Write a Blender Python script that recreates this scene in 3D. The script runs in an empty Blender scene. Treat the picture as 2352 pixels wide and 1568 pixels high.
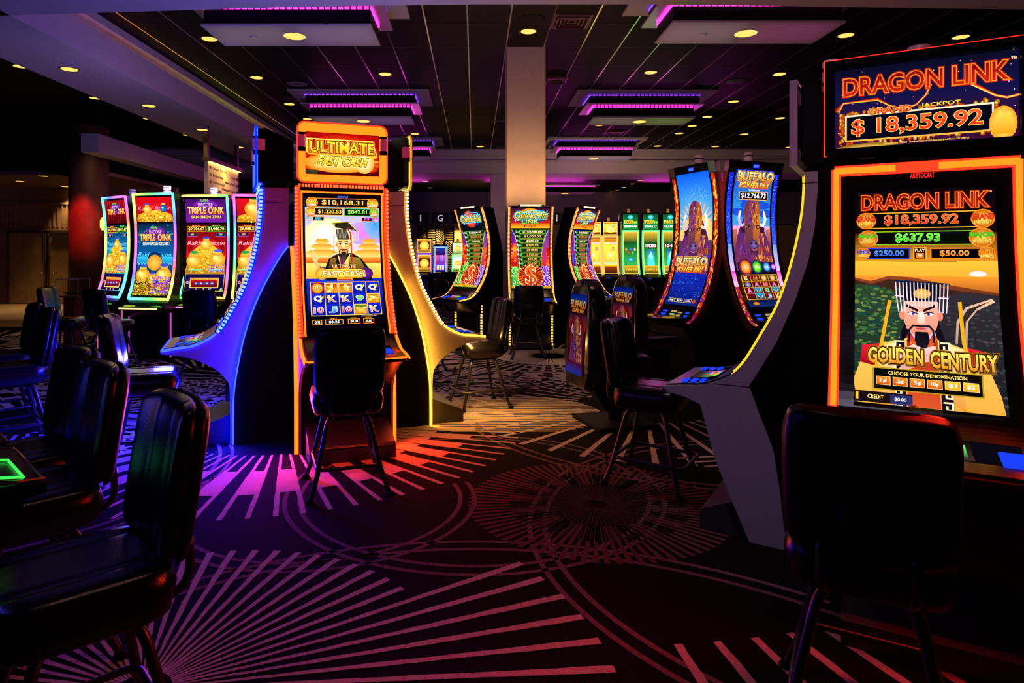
import bpy, bmesh, math, random
from mathutils import Vector, Matrix
R = math.radians
SC = bpy.context.scene
COL = SC.collection
random.seed(7)

# ---------------------------------------------------------------- camera, world, exposure
cam_d = bpy.data.cameras.new('camera')
cam_d.sensor_width = 36.0
cam_d.lens = 36.0 * 1500 / 2352
cam_d.shift_x = (1176 - 1090) / 2352
cam_d.shift_y = -(784 - 587) / 2352
cam_d.clip_start = 0.05
cam = bpy.data.objects.new('camera', cam_d)
cam.location = (0, 0, 1.55)
cam.rotation_euler = (R(90), 0, 0)
COL.objects.link(cam)
SC.camera = cam
w = bpy.data.worlds.new('world'); SC.world = w; w.use_nodes = True
w.node_tree.nodes['Background'].inputs[0].default_value = (0.5, 0.35, 0.7, 1)
w.node_tree.nodes['Background'].inputs[1].default_value = 0.0015
SC.view_settings.view_transform = 'Standard'
SC.view_settings.look = 'None'
SC.view_settings.exposure = 0.0
SC.view_settings.gamma = 1.0
SC.view_settings.use_curve_mapping = False
SC.cycles.use_denoising = True
SC.cycles.max_bounces = 6
SC.cycles.caustics_reflective = False
SC.cycles.caustics_refractive = False
SC.cycles.sample_clamp_indirect = 4.0

# ---------------------------------------------------------------- helpers
def lin(c):
    if isinstance(c, str):
        c = c.lstrip('#')
        if len(c) == 3: c = ''.join(x * 2 for x in c)
        v = [int(c[i:i + 2], 16) / 255 for i in (0, 2, 4)]
        return tuple(x / 12.92 if x <= .04045 else ((x + .055) / 1.055) ** 2.4 for x in v)
    return tuple(c)

MATS = {}
def mat(name, col, rough=.5, metal=0., spec=.5, noise=0., nscale=40., bump=0., film=0., coat=0.):
    if name in MATS: return MATS[name]
    m = bpy.data.materials.new(name); m.use_nodes = True
    nt = m.node_tree; p = nt.nodes['Principled BSDF']; c = lin(col)
    p.inputs['Base Color'].default_value = (*c, 1)
    p.inputs['Roughness'].default_value = rough
    p.inputs['Metallic'].default_value = metal
    p.inputs['Specular IOR Level'].default_value = spec
    if coat: p.inputs['Coat Weight'].default_value = coat; p.inputs['Coat Roughness'].default_value = .1
    tc = nt.nodes.new('ShaderNodeTexCoord')
    n = nt.nodes.new('ShaderNodeTexNoise'); n.inputs['Scale'].default_value = nscale; n.inputs['Detail'].default_value = 4
    nt.links.new(tc.outputs['Object'], n.inputs['Vector'])
    if noise:
        r = nt.nodes.new('ShaderNodeValToRGB')
        r.color_ramp.elements[0].color = (*[x * (1 - noise) for x in c], 1)
        r.color_ramp.elements[1].color = (*[min(1, x * (1 + noise)) for x in c], 1)
        r.color_ramp.elements[0].position = .3; r.color_ramp.elements[1].position = .7
        nt.links.new(n.outputs['Fac'], r.inputs['Fac']); nt.links.new(r.outputs['Color'], p.inputs['Base Color'])
    if bump:
        b = nt.nodes.new('ShaderNodeBump'); b.inputs['Strength'].default_value = bump; b.inputs['Distance'].default_value = .01
        nt.links.new(n.outputs['Fac'], b.inputs['Height']); nt.links.new(b.outputs['Normal'], p.inputs['Normal'])
    if film:
        mr = nt.nodes.new('ShaderNodeMapRange'); mr.inputs[3].default_value = film * .55; mr.inputs[4].default_value = film * 1.5
        nt.links.new(n.outputs['Fac'], mr.inputs[0]); nt.links.new(mr.outputs[0], p.inputs['Thin Film Thickness'])
        p.inputs['Thin Film IOR'].default_value = 1.8
    MATS[name] = m
    return m

def emit(name, col, strength):
    if name in MATS: return MATS[name]
    m = bpy.data.materials.new(name); m.use_nodes = True
    nt = m.node_tree; nt.nodes.clear()
    e = nt.nodes.new('ShaderNodeEmission'); o = nt.nodes.new('ShaderNodeOutputMaterial')
    e.inputs[0].default_value = (*lin(col), 1); e.inputs[1].default_value = strength
    nt.links.new(e.outputs[0], o.inputs[0]); MATS[name] = m
    return m

def emit_attr(name, strength):
    if name in MATS: return MATS[name]
    m = emit(name, (1, 1, 1), strength); nt = m.node_tree
    a = nt.nodes.new('ShaderNodeAttribute'); a.attribute_name = 'Col'
    nt.links.new(a.outputs['Color'], [n for n in nt.nodes if n.type == 'EMISSION'][0].inputs[0])
    return m

def obj(name, data, mats=None, parent=None, smooth=False):
    if isinstance(data, bmesh.types.BMesh):
        bmesh.ops.recalc_face_normals(data, faces=data.faces)
        me = bpy.data.meshes.new(name); data.to_mesh(me); data.free()
    else: me = data
    if smooth:
        for p in me.polygons: p.use_smooth = True
    if mats is not None and not me.materials:
        for m in (mats if isinstance(mats, (list, tuple)) else [mats]): me.materials.append(m)
    o = bpy.data.objects.new(name, me); COL.objects.link(o)
    if parent is not None: o.parent = parent
    return o

def tag(o, label=None, cat=None, group=None, kind=None):
    if label: o['label'] = label
    if cat: o['category'] = cat
    if group: o['group'] = group
    if kind: o['kind'] = kind
    return o

def thing(name, label, cat, loc=(0, 0, 0), rz=0., group=None):
    o = bpy.data.objects.new(name, None); COL.objects.link(o)
    o.empty_display_size = .1
    o.location = loc; o.rotation_euler = (0, 0, rz)
    return tag(o, label, cat, group)

def copy_tree(o, parent=None):
    c = o.copy(); COL.objects.link(c)
    if parent is not None: c.parent = parent
    for ch in list(o.children): copy_tree(ch, c)
    return c

def BM(): return bmesh.new()
def box(bm, x0, x1, y0, y1, z0, z1, mi=0, M=None):
    vs = [Vector((x, y, z)) for x in (x0, x1) for y in (y0, y1) for z in (z0, z1)]
    if M is not None: vs = [M @ v for v in vs]
    b = [bm.verts.new(v) for v in vs]
    for f in ((0, 1, 3, 2), (4, 6, 7, 5), (0, 4, 5, 1), (2, 3, 7, 6), (0, 2, 6, 4), (1, 5, 7, 3)):
        bm.faces.new([b[i] for i in f]).material_index = mi
    return bm
def bevel(bm, wd=.01, seg=2):
    bmesh.ops.bevel(bm, geom=list(bm.edges), offset=wd, segments=seg, affect='EDGES', profile=.5, clamp_overlap=True)
    return bm
def prism(bm, pts, fn, a, b, mi=0):
    """extrude the 2D outline pts between a and b; fn(p, q, t) -> xyz"""
    A = [bm.verts.new(fn(p, q, a)) for p, q in pts]; B = [bm.verts.new(fn(p, q, b)) for p, q in pts]
    n = len(pts)
    bm.faces.new(A).material_index = mi; bm.faces.new(B[::-1]).material_index = mi
    for i in range(n):
        bm.faces.new([A[i], A[(i + 1) % n], B[(i + 1) % n], B[i]]).material_index = mi
    return bm
SZ = lambda s, z, t: (t, -s, z)          # side profile (forward, up) swept across the width
XZ = lambda x, z, t: (x, t, z)
XY = lambda x, y, t: (x, y, t)
def tube(bm, pts, r, n=8, closed=False, mi=0, flat=None):
    pts = [Vector(p) for p in pts]; N = len(pts); rings = []
    rr = r if isinstance(r, (list, tuple)) else [r] * N
    up = None
    for i, p in enumerate(pts):
        a = pts[(i - 1) % N] if (closed or i > 0) else p; b = pts[(i + 1) % N] if (closed or i < N - 1) else p
        t = (b - a).normalized()
        if up is None:
            up = Vector((0, 0, 1)) if abs(t.z) < .9 else Vector((0, 1, 0))
        x = t.cross(up)
        if x.length < 1e-4: x = t.cross(Vector((1, 0, 0)))
        x.normalize(); y = x.cross(t).normalized(); up = y
        ring = []
        for k in range(n):
            an = 2 * math.pi * k / n
            ring.append(bm.verts.new(p + x * (math.cos(an) * rr[i]) + y * (math.sin(an) * rr[i])))
        rings.append(ring)
    for i in range(N if closed else N - 1):
        A, B = rings[i], rings[(i + 1) % N]
        for k in range(n):
            bm.faces.new([A[k], A[(k + 1) % n], B[(k + 1) % n], B[k]]).material_index = mi
    if not closed:
        bm.faces.new(rings[0][::-1]).material_index = mi; bm.faces.new(rings[-1]).material_index = mi
    return bm
def lathe(bm, prof, cx=0, cy=0, n=24, mi=0):
    rings = []
    for r, z in prof:
        rings.append([bm.verts.new((cx + r * math.cos(2 * math.pi * k / n), cy + r * math.sin(2 * math.pi * k / n), z)) for k in range(n)] if r > 1e-5 else [bm.verts.new((cx, cy, z))])
    for A, B in zip(rings, rings[1:]):
        for k in range(n):
            q = [A[k % len(A)], A[(k + 1) % len(A)], B[(k + 1) % len(B)], B[k % len(B)]]
            u = []
            for v in q:
                if v not in u: u.append(v)
            if len(u) > 2: bm.faces.new(u).material_index = mi
    for e in (rings[0], rings[-1]):
        if len(e) > 2: bm.faces.new(e).material_index = mi
    return bm
def catmull(pts, n=5):
    out = []
    P = [Vector(p) for p in pts]
    for i in range(len(P) - 1):
        p0 = P[max(i - 1, 0)]; p1 = P[i]; p2 = P[i + 1]; p3 = P[min(i + 2, len(P) - 1)]
        for k in range(n):
            t = k / n
            out.append(.5 * ((2 * p1) + (p2 - p0) * t + (2 * p0 - 5 * p1 + 4 * p2 - p3) * t * t + (3 * p1 - p0 - 3 * p2 + p3) * t ** 3))
    out.append(P[-1])
    return [tuple(p) for p in out]

def light(name, kind, loc, energy, col, parent=None, size=.1, spot=None, target=None, sy=None):
    d = bpy.data.lights.new(name, kind); d.energy = energy; d.color = lin(col)
    if kind == 'AREA':
        d.size = size
        if sy: d.shape = 'RECTANGLE'; d.size_y = sy
    else: d.shadow_soft_size = size
    if kind == 'SPOT': d.spot_size = R(spot or 90); d.spot_blend = .7
    o = bpy.data.objects.new(name, d); COL.objects.link(o); o.location = loc
    if target is not None:
        o.rotation_euler = (Vector(target) - Vector(loc)).to_track_quat('-Z', 'Y').to_euler()
    if parent is not None: o.parent = parent
    return o

# ---------------------------------------------------------------- common materials
BLK = mat('black_gloss', (.003, .003, .004), .25, spec=.25)
BLKM = mat('black_matte', (.003, .003, .0035), .7, spec=.1)
VOID = mat('dark_side_panel', (.004, .004, .004), .85, spec=.05)
LEATHER = mat('black_leather', (.003, .0026, .0035), .2, spec=.4, bump=.1, nscale=220)
SHELL = mat('black_seat_shell', (.0025, .0025, .004), .3, spec=.16, bump=.05, nscale=400)
STEEL = mat('black_steel_tube', (.012, .012, .014), .3, spec=.6)
CHROME = mat('chrome', (.7, .7, .72), .2, metal=1)
GREYP = mat('grey_side_panel', (.33, .31, .34), .5, noise=.05, nscale=60)
LEDW = emit('warm_lamp_lens', (1, .58, .12), 1.5)
# ---------------------------------------------------------------- the room
def structure(name, bm, m, smooth=False):
    return tag(obj(name, bm, m, smooth=smooth), kind='structure')

# carpet: dark pile woven with ray bursts, blocks and double arcs
class Floor:
    def __init__(s): s.bm = BM()
    def poly(s, pts, z, mi):
        if len(pts) < 3: return
        s.bm.faces.new([s.bm.verts.new((x, y, z)) for x, y in pts]).material_index = mi
    def ray(s, cx, cy, a, r0, r1, w0, w1, mi=1, z=.0015):
        n = max(2, int((r1 - r0) / .07)); ca, sa = math.cos(a), math.sin(a); L, Rr = [], []
        far = cy > 7
        for i in range(n + 1):
            t = i / n; r = r0 + (r1 - r0) * t; w = (w0 + (w1 - w0) * t) / 2
            j = 0 if far else random.uniform(-.0022, .0022); k = 0 if far else random.uniform(-.0022, .0022)
            L.append((cx + ca * r - sa * (w + j), cy + sa * r + ca * (w + j)))
            Rr.append((cx + ca * r + sa * (w + k), cy + sa * r - ca * (w + k)))
        for i in range(n):
            s.poly([Rr[i], Rr[i + 1], L[i + 1], L[i]], z, mi)
    def block(s, cx, cy, a0, a1, r0, r1, mi=1, z=.0014):
        s.poly([(cx + r * math.cos(a), cy + r * math.sin(a)) for r, a in ((r0, a0), (r1, a0), (r1, a1), (r0, a1))], z, mi)
    def burst(s, cx, cy, n, r0, r1, w0, w1, a0=0, a1=360, mi=1, blocks=None, jit=0., z=.0015):
        st = (a1 - a0) / n
        for i in range(n):
            a = R(a0 + st * (i + .5)); s.ray(cx, cy, a, r0, r1 * (1 + random.uniform(-jit, jit)), w0, w1, mi, z)
            if blocks and i % 2 == 0:
                s.block(cx, cy, a, a + R(st), *blocks, mi=mi)
    def arc(s, cx, cy, r, w=.028, a0=0, a1=360, mi=2, z=.001, n=90):
        for i in range(n):
            b0, b1 = R(a0 + (a1 - a0) * i / n), R(a0 + (a1 - a0) * (i + 1) / n)
            s.block(cx, cy, b0, b1, r - w / 2, r + w / 2, mi, z)
    def double(s, cx, cy, r, a0=0, a1=360, gap=.09, w=.028):
        s.arc(cx, cy, r, w, a0, a1); s.arc(cx, cy, r + gap, w, a0, a1, z=.0012)
F = Floor()
F.poly([(-26, -4), (16, -4), (16, 40), (-26, 40)], 0, 0)
# burst under the foreground (two lengths of ray)
for i in range(60):
    a = i * 6 - 2
    d = a % 360
    r1 = 1.72 if d < 37 or d > 330 else (1.02 + .10 * math.cos(R(d - 60)))
    F.ray(-1.19, 2.33, R(a), .10, r1, .010, .042 if r1 > 1.5 else .036)
F.burst(-1.74, 5.96, 84, .9, 2.15, .018, .034, 0, 360, blocks=(1.28, 1.75))
for i in range(15): F.ray(-1.74, 5.96, R(-50 + i * 360 / 84 + 360 / 168), .9, 1.42, .05, .085, 1, .0016)
F.burst(.76, 4.08, 84, .34, .80, .012, .030, mi=3)
F.burst(.76, 4.08, 70, .05, .55, .008, .02, mi=4)
F.burst(1.76, 6.75, 44, .7, 1.95, .03, .05)
for i in range(12): F.ray(.62, 5.35, R(-86 + i * 3.4), 2.75, 3.75, .035, .045)
for i in range(11): F.ray(1.55 + .02 * i, 5.0 - .105 * i, R(8), .05 * i, .9, .03, .03, 1)
F.burst(1.15, 10.1, 52, .9, 2.6, .04, .10, blocks=(1.5, 2.05))
F.burst(1.15, 10.1, 52, 0, .85, .04, .1, mi=1, z=.0017)
F.burst(-.55, 7.95, 34, .28, 1.25, .03, .06, blocks=(.55, .8))
F.burst(-.45, 7.9, 60, .9, 1.25, .02, .04, mi=3)
# carpet stripes clipped to a painted light pool under the right-hand stool
for i in range(23):
    y = 5.75 + i * .062; h2 = .95 ** 2 - ((y - 6.43) / .80) ** 2 * .9
    if h2 > 0:
        h = math.sqrt(h2); F.poly([(.3 - h, y), (.3 + h, y), (.3 + h, y + .036), (.3 - h, y + .036)], .0019, 1)
for cx, cy, n, r0, r1, bl in ((-4.2, 6.2, 46, .6, 2.1, (1.2, 1.6)), (-6.3, 8.2, 44, .4, 2.2, (1.1, 1.6)), (-3.6, 8.6, 44, .5, 1.9, None), (-2.2, 8.2, 40, .4, 1.7, None),
        (3.6, 11.6, 40, .5, 2., None), (-1.8, 11.8, 40, .5, 2., (1.2, 1.6)), (-8.8, 11.5, 40, .5, 2.2, (1.2, 1.7)), (-9., 7.6, 40, .4, 2., None), (2.6, 8.6, 50, .6, 2.0, None), (4.3, 5.4, 40, .5, 1.9, None),
        (-6.3, 13.6, 40, .5, 2.2, None), (-2.4, 15, 40, .5, 2.2, None), (1.5, 15, 40, .5, 2.2, None), (-4., 3.9, 40, .4, 1.6, None), (.2, 19, 40, .5, 2.4, None)):
    F.burst(cx, cy, n, r0, r1, .03, .055, blocks=bl)
F.double(0, 4.4, 1.14); F.double(-.95, 4.15, .86, 150, 380); F.double(2.2, 3.6, 1.80, 90, 330); F.double(0, 1.2, 2.25, 20, 170)
F.double(2.15, 6.5, 2.15, 150, 300); F.double(-3.4, 4.6, 1.5); F.double(3.2, 9., 1.9); F.double(-5.6, 6.8, 1.7); F.double(-.6, 9.4, 1.5)
def carpet(name, c, nz):
    m = mat(name, c, .95, spec=.05, noise=nz, nscale=90, bump=.6)
    return m
structure('floor', F.bm, [carpet('carpet_dark_pile', (.0055, .003, .0045), .5), carpet('carpet_pale_yarn', (.50, .40, .40), .18),
    carpet('carpet_mauve_yarn', (.16, .10, .12), .35), carpet('carpet_red_yarn', (.13, .05, .05), .3), carpet('carpet_brown_yarn', (.05, .025, .025), .4)])
# lobby tiles at the far left
bm = BM(); box(bm, -26, -8.5, 14.2, 21, .0, .004); structure('floor_lobby', bm, mat('lobby_tan_tile', (.30, .19, .10), .5, noise=.25, nscale=3))

CZ = 5.43
bm = BM(); box(bm, -26, 16, -4, 24.2, CZ, CZ + .1)
for k in range(-9, 14):
    x = -.115 + .7 * k
    if x < -5.9: continue
    box(bm, x - .012, x + .012, 8, 24, CZ - .006, CZ + .01, 1)
for k in range(0, 14):
    y = 8.5 + k * 1.22; box(bm, -6, 14, y - .004, y + .004, CZ - .003, CZ + .01, 2)
structure('ceiling', bm, [mat('black_ceiling_tile', (.005, .004, .0035), .55, spec=.08, noise=.4, nscale=8), mat('iridescent_seam', (.9, .9, .9), .22, metal=1, film=520, nscale=.8), mat('ceiling_joint', (.02, .016, .014), .4)])
bm = BM(); box(bm, -26, 16, 25.9, 33, 4.57, 4.67); structure('ceiling_far', bm, MATS['black_ceiling_tile'])

PAINT = mat('grey_soffit_paint', (.40, .36, .38), .75, noise=.04, nscale=5)
# long soffit on the left, with its cove ledge
bm = BM()
prism(bm, [(-7.43, 4.65), (-6.0, 4.65), (-6.0, 5.13), (-6.16, 5.13), (-6.16, 5.29), (-6.03, 5.29), (-6.05, CZ), (-7.43, CZ)], lambda p, q, t: (p, t, q), 3.0, 24)
structure('trim_1', bm, PAINT)
# soffit band over the camera: its far edge bows a little
bm = BM()
edge = [(-9, 8.6), (-6, 8.43), (-4, 8.28), (-2, 8.13), (0, 8.06), (2, 8.06), (4, 8.12), (6, 8.2), (9, 8.3), (14, 8.4)]
prism(bm, edge + [(14, 6.2), (-9, 6.2)], XY, 4.65, CZ - .001)
structure('trim_2', bm, PAINT)
# back beam, its lip and purple-lit underside
bm = BM(); box(bm, -12, 16, 24, 25.9, 4.57, 5.2); box(bm, -12, 16, 23.8, 25.9, 5.2, CZ); box(bm, -12, 16, 23.9, 24.0, 4.98, 5.04)
structure('trim_3', bm, PAINT)
bm = BM(); box(bm, -9.4, -9, 15.6, 23.9, 4.02, 4.47); structure('trim_4', bm, PAINT)
# columns
bm = BM(); box(bm, .60, 1.32, 12.15, 12.85, 0, CZ); structure('column', bm, mat('tan_column_paint', (.36, .28, .18), .75, noise=.05, nscale=6))
bm = BM(); box(bm, .61, 1.35, 24.1, 24.9, 0, 4.6); structure('column_far', bm, mat('lilac_pier_paint', (.40, .33, .42), .75))
bm = BM(); lathe(bm, [(.46, 0), (.46, 4.9)], -10.1, 17.1, 32); structure('column_red', bm, mat('dark_red_column', (.10, .03, .025), .6, noise=.2, nscale=5), True)
# back wall with the high limit letter band
bm = BM(); box(bm, -12, 16, 32, 32.2, 0, 4.6); structure('wall_back', bm, mat('amber_wall_paint', (.45, .33, .18), .8, noise=.05, nscale=4))
bm = BM(); box(bm, -12, 16, 31.0, 31.3, 3.03, 4.6); structure('trim_5', bm, mat('mauve_fascia', (.20, .15, .22), .8))
# dark walls at the left
bm = BM()
low = [(-26, 3.95), (-13, 3.95), (-12, 3.9), (-11.2, 3.75), (-10.5, 3.55), (-10.06, 3.36)]
prism(bm, low + [(-10.06, CZ), (-26, CZ)], XZ, 17.5, 17.8); structure('wall_left', bm, mat('near_black_wall', (.006, .005, .005), .8, spec=.1))
bm = BM(); box(bm, -26, -10.06, 17.8, 21.2, 3.75, 3.85); structure('ceiling_lobby', bm, mat('brown_lobby_ceiling', (.16, .09, .05), .7, noise=.2, nscale=4))
bm = BM(); box(bm, -26, -9.6, 21.0, 21.2, 0, 3.75)
for i in range(60): box(bm, -19 + i * .14, -18.95 + i * .14, 20.97, 21.0, 2.45, 3.2)
box(bm, -26, -9.6, 20.95, 21.0, 2.36, 2.42); box(bm, -26, -9.6, 20.95, 21.0, 3.2, 3.26)
structure('wall_lobby', bm, mat('brown_panel_wall', (.22, .12, .055), .7, noise=.2, nscale=3))
bm = BM(); box(bm, -9.6, -2.6, 18.4, 18.6, 0, 3.3); structure('wall_side', bm, mat('slate_blue_wall', (.03, .04, .05), .8, noise=.2, nscale=3))
# lobby doors
for k, (x0, x1) in enumerate(((-14.95, -13.75), (-13.65, -12.5))):
    d = thing('door_%d' % (k + 1), None, None, ((x0 + x1) / 2, 20.98, 0)); d['kind'] = 'structure'
    hw = (x1 - x0) / 2 - .04
    bm = BM(); box(bm, -hw, hw, -.06, 0, .02, 2.28); bevel(bm, .008); obj('door_leaf', bm, mat('brown_door', (.26, .15, .07), .55, noise=.2, nscale=6), d)
    bm = BM(); box(bm, -hw - .05, -hw, -.08, 0, 0, 2.34); box(bm, hw, hw + .05, -.08, 0, 0, 2.34); box(bm, -hw - .05, hw + .05, -.08, 0, 2.28, 2.36)
    obj('door_frame', bm, mat('dark_door_frame', (.05, .028, .014), .5), d)
    bm = BM(); lathe(bm, [(.0, -.06), (.03, -.05), (.035, -.02), (.015, 0)], 0, 0, 12)
    h = obj('door_knob', bm, CHROME, d, True); h.location = ((-hw + .1) if k else (hw - .1), -.07, 1.0); h.rotation_euler = (R(90), 0, 0)
    if k == 1:
        bm = BM(); box(bm, -hw * .8, hw * .75, -.09, -.06, 1.98, 2.2); obj('door_closer_panel', bm, mat('dark_recess', (.02, .01, .006), .6), d)

# letters of the band: a framed dark square behind each letter
bigtxt = None
def letter_sign(ch, px):
    x = (px - 1090) * 30.9 / 1500
    which = {966: 'leftmost letter I, left of the G', 1011: 'letter G', 1056: 'letter H', 1279: 'letter I, right of the tan column'}[px]
    t = thing('letter_sign', 'dark square with pale %s, on the far mauve band' % which, 'sign', (x, 30.98, 3.33), 0, 'letter squares on the far band')
    bm = BM(); box(bm, -.40, .40, -.05, .02, -.26, .26); obj('panel', bm, mat('dark_letter_panel', (.010, .006, .010), .6), t)
    bm = BM()
    for q in ((-.43, -.40, -.29, .29), (.40, .43, -.29, .29), (-.43, .43, .26, .29), (-.43, .43, -.29, -.26)): box(bm, q[0], q[1], -.07, .02, q[2], q[3])
    obj('panel_frame', bm, mat('mauve_frame', (.22, .15, .26), .6), t)
    vs, fs = glyphs(ch, .012)
    bm = BM(); ys = [v[1] for v in vs]; xs = [v[0] for v in vs]; sc = .30 / (max(ys) - min(ys)); cx = (max(xs) + min(xs)) / 2; cy = (max(ys) + min(ys)) / 2
    B = [bm.verts.new(((v[0] - cx) * sc, -.062, (v[1] - cy) * sc)) for v in vs]
    for f in fs:
        try: bm.faces.new([B[i] for i in f])
        except ValueError: pass
    obj('letter', bm, emit('lilac_letter', (.75, .55, .85), .75), t)
    return t
_gc = {}
def glyphs(s, off=0.):
    k = (s, off)
    if k not in _gc:
        cu = bpy.data.curves.new('t', 'FONT'); cu.body = s; cu.size = 1; cu.offset = off; cu.resolution_u = 3; cu.align_x = 'CENTER'
        o = bpy.data.objects.new('t', cu); me = o.to_mesh()
        _gc[k] = ([(v.co.x, v.co.y) for v in me.vertices], [tuple(p.vertices) for p in me.polygons])
        o.to_mesh_clear(); bpy.data.objects.remove(o); bpy.data.curves.remove(cu)
    return _gc[k]
for ch, px in zip('IGHI', (966, 1011, 1056, 1279)): letter_sign(ch, px)
# ---------------------------------------------------------------- pictures shown on the machines' screens
class Art:
    """a flat picture of coloured polygons, w x h metres; coordinates are fractions, y from the top"""
    def __init__(s, w, h, dz=.00004): s.w, s.h, s.V, s.F, s.C, s.z, s.dz = w, h, [], [], [], 0., dz
    def X(s, x): return (x - .5) * s.w
    def Y(s, y): return (1 - y) * s.h
    def up(s): s.z += s.dz
    def raw(s, pts, cols, faces=None):
        b = len(s.V)
        for p, c in zip(pts, cols): s.V.append((p[0], p[1], s.z)); s.C.append(c)
        for f in (faces or [tuple(range(len(pts)))]): s.F.append(tuple(b + i for i in f))
    def poly(s, pts, c, c2=None):
        s.up(); c = lin(c); P = [(s.X(x), s.Y(y)) for x, y in pts]
        if c2 is None: s.raw(P, [c] * len(P)); return
        c2 = lin(c2); a, b = min(p[1] for p in pts), max(p[1] for p in pts)
        s.raw(P, [tuple(u + (v - u) * (p[1] - a) / (b - a) for u, v in zip(c, c2)) for p in pts])
    def rect(s, x0, y0, x1, y1, c, c2=None): s.poly([(x0, y0), (x1, y0), (x1, y1), (x0, y1)], c, c2)
    def frame(s, x0, y0, x1, y1, t, c, c2=None):
        tx, ty = t, t * s.w / s.h
        for q in ((x0, y0, x1, y0 + ty), (x0, y1 - ty, x1, y1), (x0, y0, x0 + tx, y1), (x1 - tx, y0, x1, y1)): s.rect(*q, c, c2)
    def ell(s, cx, cy, rx, ry=None, c='#fff', c2=None, n=20, a0=0, a1=360):
        """rx, ry in fractions of the width (ry None: round)"""
        s.up(); ry = rx if ry is None else ry; c = lin(c); c2 = lin(c2) if c2 else c
        X, Y = s.X(cx), s.Y(cy); P = [(X, Y)]; K = [c]; Fs = []
        for i in range(n + 1):
            a = R(a0 + (a1 - a0) * i / n); P.append((X + math.cos(a) * rx * s.w, Y + math.sin(a) * ry * s.w)); K.append(c2)
        for i in range(n): Fs.append((0, i + 1, i + 2))
        s.raw(P, K, Fs)
    def line(s, pts, t, c):
        s.up(); c = lin(c); t *= s.w / 2
        P = [Vector((s.X(x), s.Y(y))) for x, y in pts]
        for a, b in zip(P, P[1:]):
            d = (b - a)
            if d.length < 1e-6: continue
            d.normalize(); n = Vector((-d.y, d.x)) * t; e = d * t * .6
            s.raw([tuple(a + n - e), tuple(b + n + e), tuple(b - n + e), tuple(a - n - e)], [c] * 4)
    def text(s, t, cx, cy, w, h, c, c2=None, oc=None, ow=.05, b=.022, sh=0., oc2=None, curve=0.):
        vs, fs = glyphs(t, b)
        if not vs: return
        xs = [v[0] for v in vs]; ys = [v[1] for v in vs]; mx, my = (max(xs) + min(xs)) / 2, (max(ys) + min(ys)) / 2
        kx = w * s.w / (max(xs) - min(xs)); ky = h * s.h / (max(ys) - min(ys)); H = max(ys) - min(ys)
        c = lin(c); c2 = lin(c2 if c2 is not None else c)
        def put(vs, fs, ca, cb):
            s.up(); P, K = [], []
            for x, y in vs:
                X = (x - mx) * kx; Yy = (y - my) * ky; u = X / (w * s.w / 2)
                P.append((s.X(cx) + X + sh * Yy, s.Y(cy) + Yy + curve * (u * u) * s.h))
                f = max(0, min(1, .5 - (y - my) / H)); K.append(tuple(p + (q - p) * f for p, q in zip(ca, cb)))
            s.raw(P, K, fs)
        if oc2: put(*glyphs(t, b + ow * 2), lin(oc2), lin(oc2))
        if oc: put(*glyphs(t, b + ow), lin(oc), lin(oc))
        put(vs, fs, c, c2)
    def rays(s, cx, cy, r0, r1, n, c, c2=None, wd=.5, a0=0, a1=360):
        s.up(); c = lin(c); c2 = lin(c2) if c2 else c; X, Y = s.X(cx), s.Y(cy); st = (a1 - a0) / n
        for i in range(n):
            a = R(a0 + st * i); b = R(a0 + st * (i + wd))
            s.raw([(X + math.cos(q) * r * s.w, Y + math.sin(q) * r * s.w) for r, q in ((r0, a), (r1, a), (r1, b), (r0, b))], [c, c2, c2, c])
    def specks(s, n, x0, y0, x1, y1, r, cols, rnd, inside=None, asp=.6):
        for i in range(n):
            x, y = rnd.uniform(x0, x1), rnd.uniform(y0, y1)
            if inside and not inside(x, y): continue
            if i % 8 == 0: s.up()
            z = s.z; s.ell(x, y, r * rnd.uniform(.6, 1.2), r * asp * rnd.uniform(.5, 1.2), rnd.choice(cols), n=6); s.z = z + s.dz * .06
    def mesh(s, name, pos, cuts=0):
        bm = BM(); lay = bm.verts.layers.float_color.new('Col')
        B = []
        for v, c in zip(s.V, s.C):
            q = bm.verts.new(v); q[lay] = (*c, 1); B.append(q)
        for f in s.F:
            try: bm.faces.new([B[i] for i in f])
            except ValueError: pass
        for co, no in (((-s.w / 2, 0, 0), (-1, 0, 0)), ((s.w / 2, 0, 0), (1, 0, 0)), ((0, 0, 0), (0, -1, 0)), ((0, s.h, 0), (0, 1, 0))):
            bmesh.ops.bisect_plane(bm, geom=bm.verts[:] + bm.edges[:] + bm.faces[:], dist=1e-7, plane_co=co, plane_no=no, clear_outer=True)
        for k in range(1, cuts):
            bmesh.ops.bisect_plane(bm, geom=bm.verts[:] + bm.edges[:] + bm.faces[:], dist=1e-6, plane_co=(0, s.h * k / cuts, 0), plane_no=(0, 1, 0))
        for v in bm.verts: v.co = pos(v.co.x, v.co.y, v.co.z)
        me = bpy.data.meshes.new(name); bm.to_mesh(me); bm.free()
        return me

GOLD, GOLD2 = '#fff27a', '#e08a10'
def coin_badge(A, x, y, r, top, bot, ct='#ffe14a', cb='#fff', edge='#ff9a20'):
    A.ell(x, y, r, None, edge); A.ell(x, y, r * .88, None, '#ffd050', '#c25a08')
    A.text(top, x, y - r * .22 * A.w / A.h, r * 1.9, r * .62 * A.w / A.h, ct, None, '#3a0a00', .03)
    if bot: A.text(bot, x, y + r * .42 * A.w / A.h, r * 1.5, r * .42 * A.w / A.h, cb, None, '#3a0a00', .03)
def panel(A, x0, y0, x1, y1, c, bg='#050208', t=.008):
    A.rect(x0, y0, x1, y1, bg); A.frame(x0, y0, x1, y1, t, c)

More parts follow.
